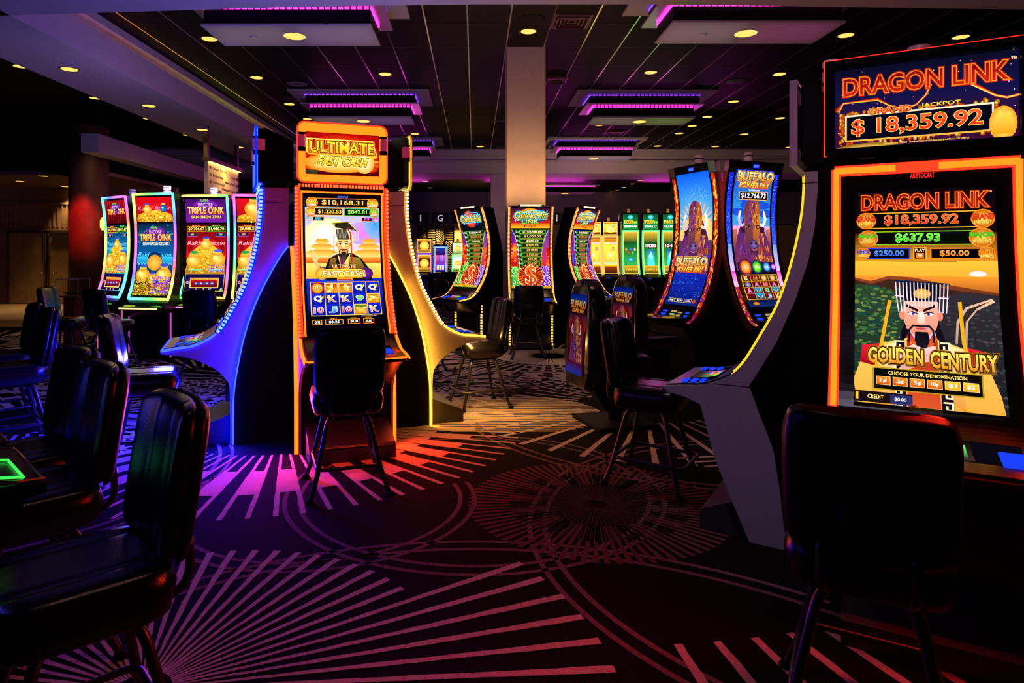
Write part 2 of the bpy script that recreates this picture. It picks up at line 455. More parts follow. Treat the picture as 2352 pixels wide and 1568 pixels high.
def emperor(A, x, y, k, stern, a=1.0):
    """robed man in a flat-topped beaded hat; (x, y) chin height centre, k unit in widths, a = width/height"""
    q = lambda u, v: (x + u * k, y + v * k * a)
    P = lambda pts, c, c2=None: A.poly([q(*p) for p in pts], c, c2)
    L = lambda pts, t, c: A.line([q(*p) for p in pts], t * k, c)
    E = lambda u, v, rx, ry, c, c2=None: A.ell(*q(u, v), rx * k, ry * k, c, c2)
    skin, sk2 = ('#ffb59a', '#e8806a') if stern else ('#ffd58a', '#d88a40')
    if stern:
        P([(-.50, .1), (-.55, .45), (.6, .5), (.52, .1), (.38, -.25), (-.36, -.25)], '#100a18')
        P([(-.34, .30), (-1.0, .52), (-1.45, .85), (-1.72, 1.7), (-1.45, 3.6), (1.95, 3.9), (1.75, 1.9), (1.48, .95), (1.05, .58), (.36, .30)], '#f7c65a', '#e08a18')
        for sx in (-1, 1):
            P([(sx * 1.02 + (.05 if sx > 0 else 0), .52), (sx * 1.5, .62), (sx * 1.55, 1.15), (sx * 1.15, 1.25)], '#e81c30', '#8c0418')
            P([(sx * .95, .6), (sx * .62, .45), (sx * .55, 2.1), (sx * .95, 2.5)], '#ffe0a0', '#d98a20')
            P([(sx * .62, .34), (sx * .42, .30), (sx * .40, 3.6), (sx * .74, 3.6)], '#1a0e1c')
            for i in range(9):
                v = .42 + i * .36
                A.line([q(sx * (.45 + .003 * i), v), q(sx * .66, v), q(sx * .66, v + .22), q(sx * .53, v + .22), q(sx * .53, v + .11)], .05 * k, '#ffe9b8')
            L([(sx * .95, -.85), (sx * 1.0, .4), (sx * 1.22, 1.7)] if sx > 0 else [(-.78, -.85), (-.98, .4), (-1.2, 1.6)], .09, '#e6a51c')
        P([(-.36, .30), (0, .95), (.38, .30), (.40, 3.6), (-.40, 3.6)], '#b01818', '#e2602a')
        for i in range(16): E(random.uniform(-.3, .3), random.uniform(2.2, 3.5), .12, .05, random.choice(('#ffb040', '#d03018', '#7a0c10')))
        P([(-.34, .22), (-.30, .05), (.32, .05), (.36, .22), (0, .78)], '#d8d0f0', '#8a80d8')
        P([(-.36, .26), (-.26, .14), (.02, .72), (.28, .14), (.38, .26), (.02, .98)], '#c81820', '#f08030')
    else:
        P([(-.40, .20), (-1.0, .55), (-1.45, 1.6), (-1.2, 2.1), (1.9, 2.1), (1.75, 1.3), (1.2, .55), (.6, .16)], '#1d1710', '#0c0d18')
        P([(.3, .4), (1.05, .5), (1.6, 1.45), (1.1, 1.5), (.5, 1.2)], '#a8842c', '#3a2c10'); P([(-.9, .55), (-.5, .5), (-.6, 1.2), (-1.1, 1.3)], '#8a7024', '#241a0c')
        P([(-.42, .24), (0, .9), (.45, .2), (.25, 1.7), (-.1, 1.9)], '#ffe680', '#e8b030'); P([(-.3, .3), (0, .8), (.1, 1.2), (-.2, 1.4)], '#8a1a6a')
        P([(-1.4, 1.3), (-1.9, .65), (-2.15, .50), (-2.0, .85), (-1.75, 1.3), (-1.35, 1.7)], '#ffcf80', '#d88840')
        for i, (u, v) in enumerate(((-2.28, .18), (-2.1, -.02), (-1.95, .08), (-1.62, .38))): L([(-1.9, .75), (u, v)], .12, '#ffc878')
        P([(-1.65, 1.1), (-1.25, 1.2), (-1.2, 2.0), (-1.6, 2.0)], '#1a2a80', '#101030')
        L([(-.62, -1.1), (-.68, 1.3)], .06, '#c02020'); L([(.55, -1.3), (.55, 1.3)], .08, '#c02020')
    # head
    P([(-.42, -.9), (.42, -.9), (.45, -.35), (.36, .02), (.16, .24), (-.14, .24), (-.35, .02), (-.45, -.35)], skin, sk2)
    E(-.47, -.42, .07, .15, sk2); E(.47, -.42, .07, .15, sk2)
    P([(-.05, -.52), (.07, -.52), (.11, -.18), (0, -.13), (-.1, -.18)], '#fff0e0' if stern else '#ffe8a8', skin)
    for sx in (-1, 1):
        E(sx * .2, -.47, .11, .045, '#fff'); E(sx * .19, -.47, .045, .045, '#3a2a9c' if stern else '#201008'); L([(sx * .31, -.5), (sx * .2, -.53), (sx * .08, -.47)], .03, '#1a0a0a')
        L([(sx * .34, -.72 if stern else -.66), (sx * .08, -.57 if stern else -.64)], .075 if stern else .04, '#180a10')
        L([(0, -.08), (sx * .2, -.09), (sx * .29, .04), (sx * .30, .42)], .05, '#0e0a12')
    E(0, .0, .14, .035, '#c03a4a')
    P([(-.15, .10), (.16, .10), (.20, .35), (.06, .82), (-.05, .86), (-.17, .35)], '#0c0a12', '#1c1828' if stern else '#5a4c30')
    if stern:   # hand at the beard
        P([(-.62, .75), (-.2, .5), (.02, .62), (.32, .52), (.36, .66), (.02, .86), (-.15, 1.2), (-.5, 1.35)], '#ffc8c0', '#e09a98')
        for i in range(3): L([(-.1, .78 + .12 * i), (.26 - .05 * i, .78 + .1 * i)], .09, '#f7b4ae')
    # hat
    if stern:
        P([(-.44, -1.45), (.5, -1.40), (.44, -.86), (-.42, -.86)], '#0c0a16'); E(.04, -1.1, .22, .16, '#ffc94a', '#e0901c')
        P([(-.64, -1.52), (.72, -1.43), (.72, -1.37), (-.64, -1.46)], '#1c1c34')
        for i in range(15):
            u = -.62 + i * .093; e = -.52 if (i < 3 or i > 11) else -.70
            L([(u, -1.46 + .04 * (u + .85)), (u * .97, -1.0), (u * .90 + .01, e)], .028, '#e8d8ee')
        L([(-.64, -1.02), (-.42, -1.0)], .035, '#f2e0f0'); L([(.46, -.98), (.68, -.97)], .035, '#f2e0f0')
    else:
        P([(-.5, -1.5), (.25, -1.6), (.42, -.95), (.36, -.78), (-.36, -.78), (-.42, -.95)], '#23222c', '#403a20')
        for i in range(9): L([(-.5 + i * .09, -1.7), (-.45 + i * .09, -.9)], .03, '#d8b848' if i % 2 else '#8a93b8')
        P([(-.78, -1.95), (.35, -2.05), (1.05, -1.35), (.4, -1.52), (-.5, -1.62)], '#1a1714', '#3a2c14'); L([(-.78, -1.95), (.35, -2.05), (1.05, -1.35)], .05, '#ffc850')
        L([(.3, -1.6), (.52, -1.2), (.5, -.8)], .09, '#c02820')
        for i in range(5): L([(.75 + i * .07, -1.5 + .05 * i), (.75 + i * .07, -.7)], .022, '#ffe9a0'); L([(-.76 + i * .05, -1.9), (-.76 + i * .05, -1.2)], .018, '#ffe9a0')

def art_fastcash(A):
    a = A.w / A.h; r = random.Random(3)
    A.rect(0, 0, 1, .40, '#8fb4ff', '#ffd0e0'); A.rect(0, .40, 1, .62, '#ffdf90', '#f0b030'); A.rect(0, .62, 1, .9, '#1428c8', '#0a0a50'); A.rect(0, .9, 1, 1, '#060308')
    A.ell(.8, .27, .3, .16, '#e27af0', '#c0a0ff'); A.ell(.95, .2, .16, .2, '#2a9af0', '#8fb0ff'); A.ell(.30, .32, .34, .30, '#ffffff', '#ffe8a8'); A.ell(.28, .30, .16, .16, '#ffffff', '#fff8d8')
    for cx in (.22, .85):       # pagoda roofs in the glow
        for i, (wd, y) in enumerate(((.10, .335), (.16, .375), (.22, .42))):
            A.poly([(cx - wd, y), (cx - wd * .6, y - .022), (cx + wd * .6, y - .022), (cx + wd, y), (cx + wd * .7, y + .012), (cx - wd * .7, y + .012)], '#e29020', '#ffc850'); A.rect(cx - wd * .6, y + .012, cx + wd * .6, y + .03, '#f8c860')
    A.rect(0, .455, 1, .50, '#f0a030', '#d84818'); A.rect(0, .50, 1, .60, '#ffe070', '#ffb830')
    emperor(A, .50, .405, .195, False, a)
    # meters at the top
    A.rect(0, 0, 1, .075, '#180830'); panel(A, .13, .005, .87, .072, '#ff9a30', '#1a0808'); A.text('$10,168.31', .5, .039, .56, .042, GOLD, '#f0a020', '#5a2000', .03)
    panel(A, .12, .08, .50, .137, '#ffb030'); A.text('$1,220.83', .325, .109, .31, .035, GOLD, '#e8b020', '#402000', .03)
    panel(A, .52, .08, .90, .137, '#30c030'); A.text('$842.81', .70, .109, .26, .035, '#c8ff60', '#38c020', '#003000', .03)
    panel(A, .10, .145, .25, .178, '#ff9030'); A.text('$50', .17, .162, .09, .022, '#50e8ff', '#20b0e0')
    panel(A, .75, .145, .90, .178, '#ff9030'); A.text('$10', .83, .162, .09, .022, '#ff60ff', '#c020d0')
    for x in (.09, .91): coin_badge(A, x, .042, .08, 'GRAND', 'JACKPOT')
    coin_badge(A, .07, .112, .068, 'SUPER', 'JACKPOT'); coin_badge(A, .93, .112, .068, 'MAJOR', 'JACKPOT', '#60ff50', edge='#60e040')
    coin_badge(A, .045, .162, .036, 'MINOR', 'BONUS', '#60e8ff', edge='#60d0ff'); coin_badge(A, .955, .162, .036, 'MINI', 'BONUS', '#ff80ff', edge='#e060ff')
    # title pill
    A.text('ULTIMATE', .5, .528, .31, .03, '#fff0a0', '#f0a020', '#6a1800', .05)
    A.rect(.20, .548, .80, .618, '#ffd84a', '#d88a10'); A.ell(.20, .583, .084, None, '#ffd84a', '#d88a10'); A.ell(.80, .583, .084, None, '#7a20a0', '#2a0a50')
    A.rect(.20, .556, .78, .610, '#f8b828', '#ffe45a'); A.text('FAST CASH', .49, .583, .56, .045, '#fffce0', '#ffe040', '#8a1a00', .05, .03, .25)
    panel(A, .40, .62, .60, .638, '#ffd040', '#c03010')
    # reels
    A.rect(.04, .645, .96, .915, '#d89a20', '#ffd860')
    grid = [('100', 'Q', '10'), ('B', 'K', 'J'), ('B', 'K', '10'), ('Q', '9', 'D'), ('Q', 'G', 'K')]
    for i, colm in enumerate(grid):
        for j, sy in enumerate(colm):
            x0 = .05 + i * .181; y0 = .651 + j * .0865; x, y = x0 + .088, y0 + .043
            A.rect(x0, y0, x0 + .176, y0 + .0865, '#1226c8', '#0a1490')
            if sy == '100': A.ell(x, y, .082, None, '#ff3018', '#c01808'); A.ell(x, y, .068, None, '#ffe060', '#e08a10'); A.text('100', x, y, .115, .034, '#fff4a0', '#e0a010', '#5a2a00', .04)
            elif sy in 'BGD':
                A.rect(x0 + .006, y0 + .004, x0 + .17, y0 + .082, '#ffd050', '#d88010'); A.rect(x0 + .018, y0 + .012, x0 + .158, y0 + .074, '#d02010' if sy == 'B' else ('#2a7a30' if sy == 'D' else '#c88a20'), '#e0a030')
                for k in range(9): A.ell(x + r.uniform(-.05, .05), y + r.uniform(-.012, .028), .024, .014, r.choice(('#fff0a0', '#ffc030', '#e09018')), n=8)
                if sy == 'B': A.rect(x - .018, y - .026, x + .02, y + .02, '#fff0a0', '#f0b020')
                if sy == 'D': A.line([(x - .05, y - .01), (x - .01, y + .02), (x + .03, y), (x + .05, y + .03)], .03, '#ffc040')
            else:
                c = {'Q': ('#fff8c0', '#f0d080'), 'K': ('#ffe8a0', '#e06a20'), '10': ('#ffb0a0', '#d82018'), 'J': ('#80e0ff', '#2a60e0'), '9': ('#a0ff90', '#18a830')}[sy]
                A.text(sy, x, y, .10 if sy != '10' else .125, .05, *c, '#fff', .022, .03)
                if sy in 'QK': A.poly([(x + (.03 if sy == 'Q' else -.07), y - .005), (x + (.03 if sy == 'Q' else -.07), y - .03), (x + (.05 if sy == 'Q' else -.05), y - .015), (x + (.07 if sy == 'Q' else -.03), y - .03), (x + (.07 if sy == 'Q' else -.03), y - .005)], '#ffe060')
        A.rect(.05 + i * .181 - .006, .65, .05 + i * .181 + .004, .913, '#ffc850')
    A.text('START HOLD & SPIN', .78, .925, .2, .008, '#f0d0a0')
    for x0, x1, t, l in ((.05, .17, '25', ''), (.21, .44, '$0.25', 'BET'), (.50, .66, '$0.00', 'WIN'), (.70, .84, '$0.00', 'CREDIT')):
        panel(A, x0, .945, x1, .985, '#ff9a30', '#100404'); A.text(t, (x0 + x1) / 2, .966, (x1 - x0) * .6, .022, '#fff')
        if l: A.text(l, (x0 + x1) / 2, .939, .08, .009, '#ff9a30')

def art_fastcash_top(A):
    A.rect(0, 0, 1, 1, '#b00808', '#3a0404'); A.ell(.5, .45, .52, .25, '#ff5a10', '#c01008')
    for i in range(26): A.ell(random.uniform(0, 1), random.uniform(.62, .82), .12, .04, random.choice(('#ff8a18', '#ffd040', '#ff5a10')), '#c02008', 10)
    A.ell(.45, .70, .46, .13, '#fff07a', '#ff8a10'); A.ell(.80, .66, .14, .15, '#fffbd0', '#ffb020')
    A.poly([(.02, .13), (.92, .13), (.99, .52), (.93, .56), (.82, .50), (.06, .52), (.01, .45)], '#fff060', '#ffb820'); A.poly([(.04, .155), (.905, .155), (.97, .49), (.05, .49)], '#8a0806', '#d84010')
    A.text('ULTIMATE', .50, .325, .86, .27, '#ffe23a', '#f0c020', '#3a0400', .045, .02, 0, '#ff9a20')
    A.text('FAST CASH', .51, .655, .66, .22, '#fff04a', '#f8b81a', '#6a1000', .05, .035, .28, '#fff6a0')
    A.rect(.02, .88, .17, .97, '#2a3a20')

def art_dragon_top(A):
    r = random.Random(5)
    A.rect(0, 0, 1, .4, '#0a0a22', '#121040'); A.rect(0, .4, 1, 1, '#121040', '#3a0c30')
    for i in range(50): A.ell(r.random(), r.random(), .003, .003, r.choice(('#ff9a50', '#fff', '#ff5030')), n=5)
    for k in range(3):
        A.line([(.0 + .01 * k, .50 + .02 * k), (.05, .42), (.25, .40 + .01 * k), (.32, .50), (.40, .56), (.47, .52), (.52, .42), (.55, .30)], .012 - .003 * k, ('#b01808', '#ff5a10', '#ffc040')[k])
        A.line([(.72, .30), (.80, .38 + .01 * k), (.88, .50), (.94, .54), (1, .52)], .016 - .004 * k, ('#b01808', '#ff5a10', '#ffd060')[k])
    A.text('DRAGON LINK', .5, .225, .90, .22, '#7a0a0c', '#c01c10', '#ff8a20', .035, .012, 0, '#c02008', .0)
    A.text('TM', .975, .10, .03, .03, '#ffd080')
    for i in range(110):
        u = r.random(); s = i % 4
        x, y = ((.05 + .80 * u, .575 + r.uniform(-.03, .02)), (.05 + .80 * u, .915 + r.uniform(-.02, .03)), (.045 + r.uniform(-.015, .01), .57 + .35 * u), (.88 + r.uniform(-.01, .02), .57 + .35 * u))[s]
        A.ell(x, y, .012, .018, r.choice(('#ff8a18', '#ffd850', '#ff5a10')), '#7a1408', 7)
    A.rect(.06, .58, .875, .91, '#fff2c8', '#ffb040'); A.rect(.07, .60, .865, .89, '#060614')
    A.text('GRAND', .32, .555, .25, .085, '#ff5a30', '#c01818', '#ffd850', .03, .03); A.text('JACKPOT', .60, .545, .21, .06, '#ffe24a', '#f0a018', '#5a1000', .03)
    A.text('$ 18,359.92', .46, .745, .72, .215, '#ff5a34', '#d02018', '#ffe060', .024, .016)
    A.ell(.92, .83, .07, .11, '#fff080', '#ff9a10'); A.poly([(.86, .95), (.885, .75), (.905, .66), (.92, .74), (.955, .70), (.98, .95)], '#ffd850', '#ff9a18')
    A.ell(.20, 1.0, .2, .035, '#f8c850', '#7a4a10', a1=180); A.text('DRAGON LINK™ © 2015 - 2018 ARISTOCRAT TECHNOLOGIES AUSTRALIA PTY LIMITED', .52, .963, .46, .018, '#ffd860')

def art_dragon(A):
    a = A.w / A.h; r = random.Random(11)
    A.rect(0, 0, 1, .2, '#080408', '#14060c'); A.rect(0, .2, 1, .33, '#3a1408', '#d88820'); A.rect(0, .33, 1, .40, '#f0b838', '#f8a830'); A.rect(0, .40, 1, .50, '#f0902a', '#8a3a14')
    A.poly([(0, .41), (.12, .425), (.25, .40), (.42, .405), (.7, .44), (1, .47), (1, .52), (0, .52)], '#8a3c1c', '#4a2818')
    A.poly([(0, .42), (.12, .44), (.25, .415), (.42, .42), (.7, .46), (1, .48), (1, .6), (0, .6)], '#3a2018')
    A.ell(.87, .388, .06, .03, '#fff4f4', '#ffd0c8', a0=-20, a1=180); A.ell(.87, .388, .06, .02, '#fff4f4', '#ffd0c8', a0=180, a1=370)
    A.poly([(0, .44), (.15, .445), (.30, .48), (.38, .55), (.38, 1), (0, 1)], '#28402a', '#161e1c'); A.poly([(.6, .5), (.75, .47), (1, .48), (1, 1), (.6, 1)], '#2e2830', '#14161c')
    A.specks(330, 0, .45, .34, .95, .022, ('#3f6a30', '#28502c', '#5a7a34', '#1a3a38', '#7a8a3a', '#204840'), r)
    A.specks(200, .66, .52, 1, .98, .02, ('#3a3a3c', '#2a3030', '#464044', '#22262c'), r)
    A.poly([(.70, .70), (.715, .60), (.78, .535), (.95, .495), (.97, .51), (.85, .55), (.79, .60), (.775, .72)], '#e8b898', '#a08878'); A.poly([(.712, .72), (.73, .61), (.79, .545), (.94, .505), (.85, .54), (.775, .60), (.757, .73)], '#2c2624')
    emperor(A, .475, .642, .28, True, a)
    A.text('DRAGON LINK', .50, .055, .90, .07, '#7a0c0c', '#b01a10', '#ff8a28', .035, .012, 0, '#a01808')
    A.text('TM', .96, .022, .025, .008, '#ffa060')
    panel(A, .09, .105, .91, .18, '#ffb030', '#060206'); A.text('$18,359.92', .485, .142, .53, .052, '#ff6a40', '#d82018', '#ffc040', .014, .03)
    panel(A, .09, .193, .91, .258, '#88c020', '#040804'); A.text('$637.93', .46, .225, .32, .045, '#70ff40', '#18b018', '#d8ff80', .012, .03)
    panel(A, .08, .272, .405, .322, '#2038d8'); A.text('$250.00', .255, .297, .22, .03, '#60a0ff', '#2050e0')
    panel(A, .43, .268, .525, .325, '#ffb030', '#201008'); A.text('PLAY', .478, .282, .07, .014, '#ffe0a0'); A.rect(.45, .295, .505, .317, '#ff8020'); A.text('5¢', .478, .306, .03, .013, '#fff')
    panel(A, .55, .272, .92, .322, '#ff9020'); A.text('$50.00', .715, .297, .20, .03, '#ffb050', '#f08010')
    A.rect(.27, .332, .73, .335, '#6a4a10')
    for x, t, b, c, y, rr in ((.085, 'GRAND', 'JACKPOT', '#ff2a20', .142, .075), (.91, 'GRAND', 'JACKPOT', '#ff2a20', .142, .08), (.10, 'MAJOR', 'JACKPOT', '#30d020', .226, .075), (.90, 'MAJOR', 'JACKPOT', '#30d020', .226, .085),
            (.065, 'MINOR', 'BONUS', '#2040e0', .297, .052), (.93, 'MINI', 'BONUS', '#ff8010', .297, .056)): coin_badge(A, x, y, rr, t, b, c, '#ffe060', '#ff8a20')
    A.text('GOLDEN', .29, .775, .385, .072, '#ffe45a', '#e08a10', '#2a1400', .05, .03, 0, '#8a5a10', -.004); A.text('CENTURY', .745, .785, .43, .075, '#ffe45a', '#e08a10', '#2a1400', .05, .03, 0, '#8a5a10', .004)
    panel(A, .13, .832, .86, .935, '#b09020', '#0c0806', .01); A.text('CHOOSE YOUR DENOMINATION', .50, .855, .52, .016, '#ffd860')
    for i, t in enumerate(('1¢', '2¢', '5¢', '10¢', '$1', '$2')):
        x = .155 + i * .115; c = '#f08a20' if i < 4 else '#ffc030'; A.rect(x, .873, x + .10, .912, c, '#d0500c' if i < 4 else '#e8a010'); A.frame(x, .873, x + .10, .912, .004, '#ffd080'); A.text(t, x + .05, .893, .05, .021, '#fff')
    A.rect(0, .948, .40, 1, '#180c10'); A.rect(.25, .955, .40, 1, '#2a2a60'); A.text('CREDIT', .15, .972, .11, .02, '#ffe080'); A.text('$0.00', .32, .977, .08, .018, '#fff'); A.rect(.01, .955, .03, .99, '#ffc030')

def coin_heap(A, r, cx, top, wd, bot, n, cols=('#fff070', '#ffc020', '#f0a010', '#ffe040', '#c06a10')):
    A.poly([(cx - wd, bot), (cx - wd * .8, top + (bot - top) * .35), (cx - wd * .35, top + (bot - top) * .08), (cx, top), (cx + wd * .35, top + (bot - top) * .08), (cx + wd * .8, top + (bot - top) * .35), (cx + wd, bot)], '#ffc830', '#b06a10')
    A.specks(n, cx - wd, top, cx + wd, bot, .026, cols, r, lambda x, y: abs(x - cx) < wd * ((y - top) / (bot - top)) ** .6)
def urn(A, x, y, k, c1='#ffe060', c2='#e08a10', lid='#3a4ac0'):
    A.ell(x, y, k, k * .85, c1, c2); A.ell(x - k * .3, y - k * .2 * A.w / A.h, k * .4, k * .3, '#fff6b0', c1); A.rect(x - k * .45, y - k * 1.15 * A.w / A.h, x + k * .45, y - k * .6 * A.w / A.h, c1, c2); A.ell(x, y - k * 1.15 * A.w / A.h, k * .55, k * .2, lid)
def oink_title(A, y, k, sub, cy='#7a20a0'):
    a = A.w / A.h
    A.ell(.5, y - .10 * k * a, .30 * k, .17 * k, '#5a1a8a', cy); A.text('RAKIN\'', .47, y - .245 * k * a, .20 * k, .075 * k * a, '#a0ff40', '#30b020', '#103008', .04)
    A.text('BACON!', .5, y - .14 * k * a, .36 * k, .10 * k * a, '#ffd0ff', '#c060e0', '#3a0a50', .045)
    A.text('TRIPLE', .28, y, .46 * k, .17 * k * a, '#fff480', '#f0a018', '#a01818', .05, .03); A.text('OINK', .76, y, .40 * k, .17 * k * a, '#fff480', '#f0a018', '#a01818', .05, .03)
    if sub: A.text(sub, .5, y + .16 * k * a, .74 * k, .075 * k * a, '#e8ffff' if 'SODA' in sub else '#ffe860', None, '#103060' if 'SODA' in sub else '#6a1010', .05)
def script_words(A, y, c='#ff90b0'):
    A.text('Rakin\' Bacon', .5, y, .92, .045, c, None, None, .05, .004, .3)

def art_oink(v):
    def f(A):
        a = A.w / A.h; r = random.Random(20 + v)
        A.rect(0, 0, 1, 1, '#060410')
        if v == 1:      # soda fountain screen
            A.rect(.0, .0, 1, .245, '#d80818', '#8a0410'); A.ell(.5, .10, .5, .12, '#ff2030', '#c00818'); script_words(A, .11); coin_heap(A, r, .5, .13, .56, .245, 260); urn(A, .30, .125, .12); urn(A, .76, .115, .10, '#3a8ad0', '#104080', '#ffd040')
            A.rect(0, .262, 1, .60, '#06243c', '#0a5a9c'); A.rect(0, .60, 1, .66, '#30c8f0', '#1080c0'); A.rect(0, .66, 1, .78, '#0a4a8a', '#083060')
            for i in range(26):
                x, y, q = r.random(), r.uniform(.27, .5), r.uniform(.012, .035); A.ell(x, y, q, None, '#60e8ff'); A.ell(x, y, q * .8, None, '#08385c')
            for i in range(24): A.rect(i / 24, .655 + (i % 2) * .012, (i + 1) / 24, .667 + (i % 2) * .012, '#60d8ff')
            oink_title(A, .405, .95, 'SODA FOUNTAIN FORTUNES'); script_words(A, .575, '#60d8ff')
            A.ell(.5, .62, .20, .17, '#1a5aa0', '#0a2450'); A.ell(.5, .66, .20, .19, '#ffc850', '#e8901c'); urn(A, .20, .79, .20); urn(A, .78, .79, .22); urn(A, .48, .83, .13)
            A.rect(0, .88, 1, 1, '#8a5a10', '#5a3a10'); A.specks(520, 0, .82, 1, 1, .024, ('#ffe040', '#f0a818', '#c07a10', '#5aa030', '#7a4a10'), r, lambda x, y: x < .55 or y > .95); A.specks(320, .5, .80, 1, .98, .024, ('#4a40e0', '#a030d0', '#e04090', '#ffc030', '#3080e0'), r)
        else:
            A.rect(.0, .0, 1, .245, '#3a0c60' if v == 2 else '#7a0612', '#7a1aa0' if v == 2 else '#3a0408')
            if v == 0:
                for i in range(9): A.rect(i / 9, 0, i / 9 + .05, .245, '#c01420', '#5a060c')
            if v == 3: A.rect(0, 0, 1, .245, '#e01020', '#a00818'); coin_heap(A, r, .5, .14, .56, .245, 160); urn(A, .42, .11, .24, lid='#309a30')
            else: oink_title(A, .12, 1.0 if v == 2 else .8, 'SAN SHEN ZHU' if v == 2 else None)
            if v == 0: A.rect(0, .262, 1, .62, '#061a34', '#1080c0'); A.rect(0, .5, 1, .54, '#40c8f0', '#1080c0'); script_words(A, .46, '#60c8f0')
            else:
                A.rect(0, .262, 1, .62, '#3a0408', '#e01018'); script_words(A, .455)
                for i in range(3): A.ell(.5, .52, .45 - .1 * i, .33 - .06 * i, ('#8a0810', '#c01018', '#e81420')[i])
                script_words(A, .455, '#ffb0c0')
            a1, b1 = {0: ('$8,276.68', '$813.67'), 2: ('$9,706.67', '$1,086.70'), 3: ('$9,888.34', '$1,014.22')}[v]
            panel(A, .02, .285, .49, .34, '#ffc030', '#5a1008'); panel(A, .51, .285, .98, .34, '#40c030', '#0a3a10')
            A.text('GRAND', .25, .277, .2, .014, '#ff8a40'); A.text('MAJOR', .75, .277, .2, .014, '#60ff50')
            A.text(a1, .255, .313, .40, .034, '#fff6a0', '#ffd040'); A.text(b1, .745, .313, .40, .034, '#fff6a0', '#ffd040')
            panel(A, .03, .352, .26, .388, '#b060e0', '#1a0838'); A.text('$50', .145, .37, .09, .02, '#ffe060'); panel(A, .74, .352, .97, .388, '#5080ff', '#081040'); A.text('$20', .855, .37, .09, .02, '#ffe060')
            coin_heap(A, r, .5, .46, .52, .77, 620); urn(A, .5, .475, .15); urn(A, .2, .645, .19, lid='#30a040'); urn(A, .80, .63, .19, lid='#4a60e0')
            A.specks(120, .55, .68, 1, .76, .02, ('#5040e0', '#a030d0', '#ffc030'), r); A.rect(.08, .727, .42, .744, '#c0ffb0', '#58b060'); A.rect(.58, .727, .92, .744, '#c0e8ff', '#5080c0')
            A.rect(0, .775, 1, 1, '#140a50', '#08041c'); A.frame(0.01, .775, .99, .965, .012, '#ffb830' if v else '#40d0e0')
            A.rect(.14, .82, .86, .93, '#f0a828', '#ffe070'); A.rect(.17, .845, .83, .92, '#b00c18', '#5a0410'); A.text('SELECT DENOMINATION', .5, .832, .66, .02, '#ffe060', '#f09018', '#8a1010', .05)
            for i in range(4): A.ell(.30 + i * .133, .88, .05, .04, '#4090ff', '#1030a0'); A.text(('1¢', '2¢', '5¢', '10¢')[i], .30 + i * .133, .88, .05, .014, '#fff')
            for x, t, c in ((.08, 'Q', '#ff70d0'), (.32, 'A', '#ff6040'), (.5, 'A', '#ff9040'), (.66, 'K', '#40a0ff'), (.92, 'J', '#60e060')): A.text(t, x, .95 if x not in (.08,) else .87, .07, .03, c, None, '#fff', .02, .03)
    return f

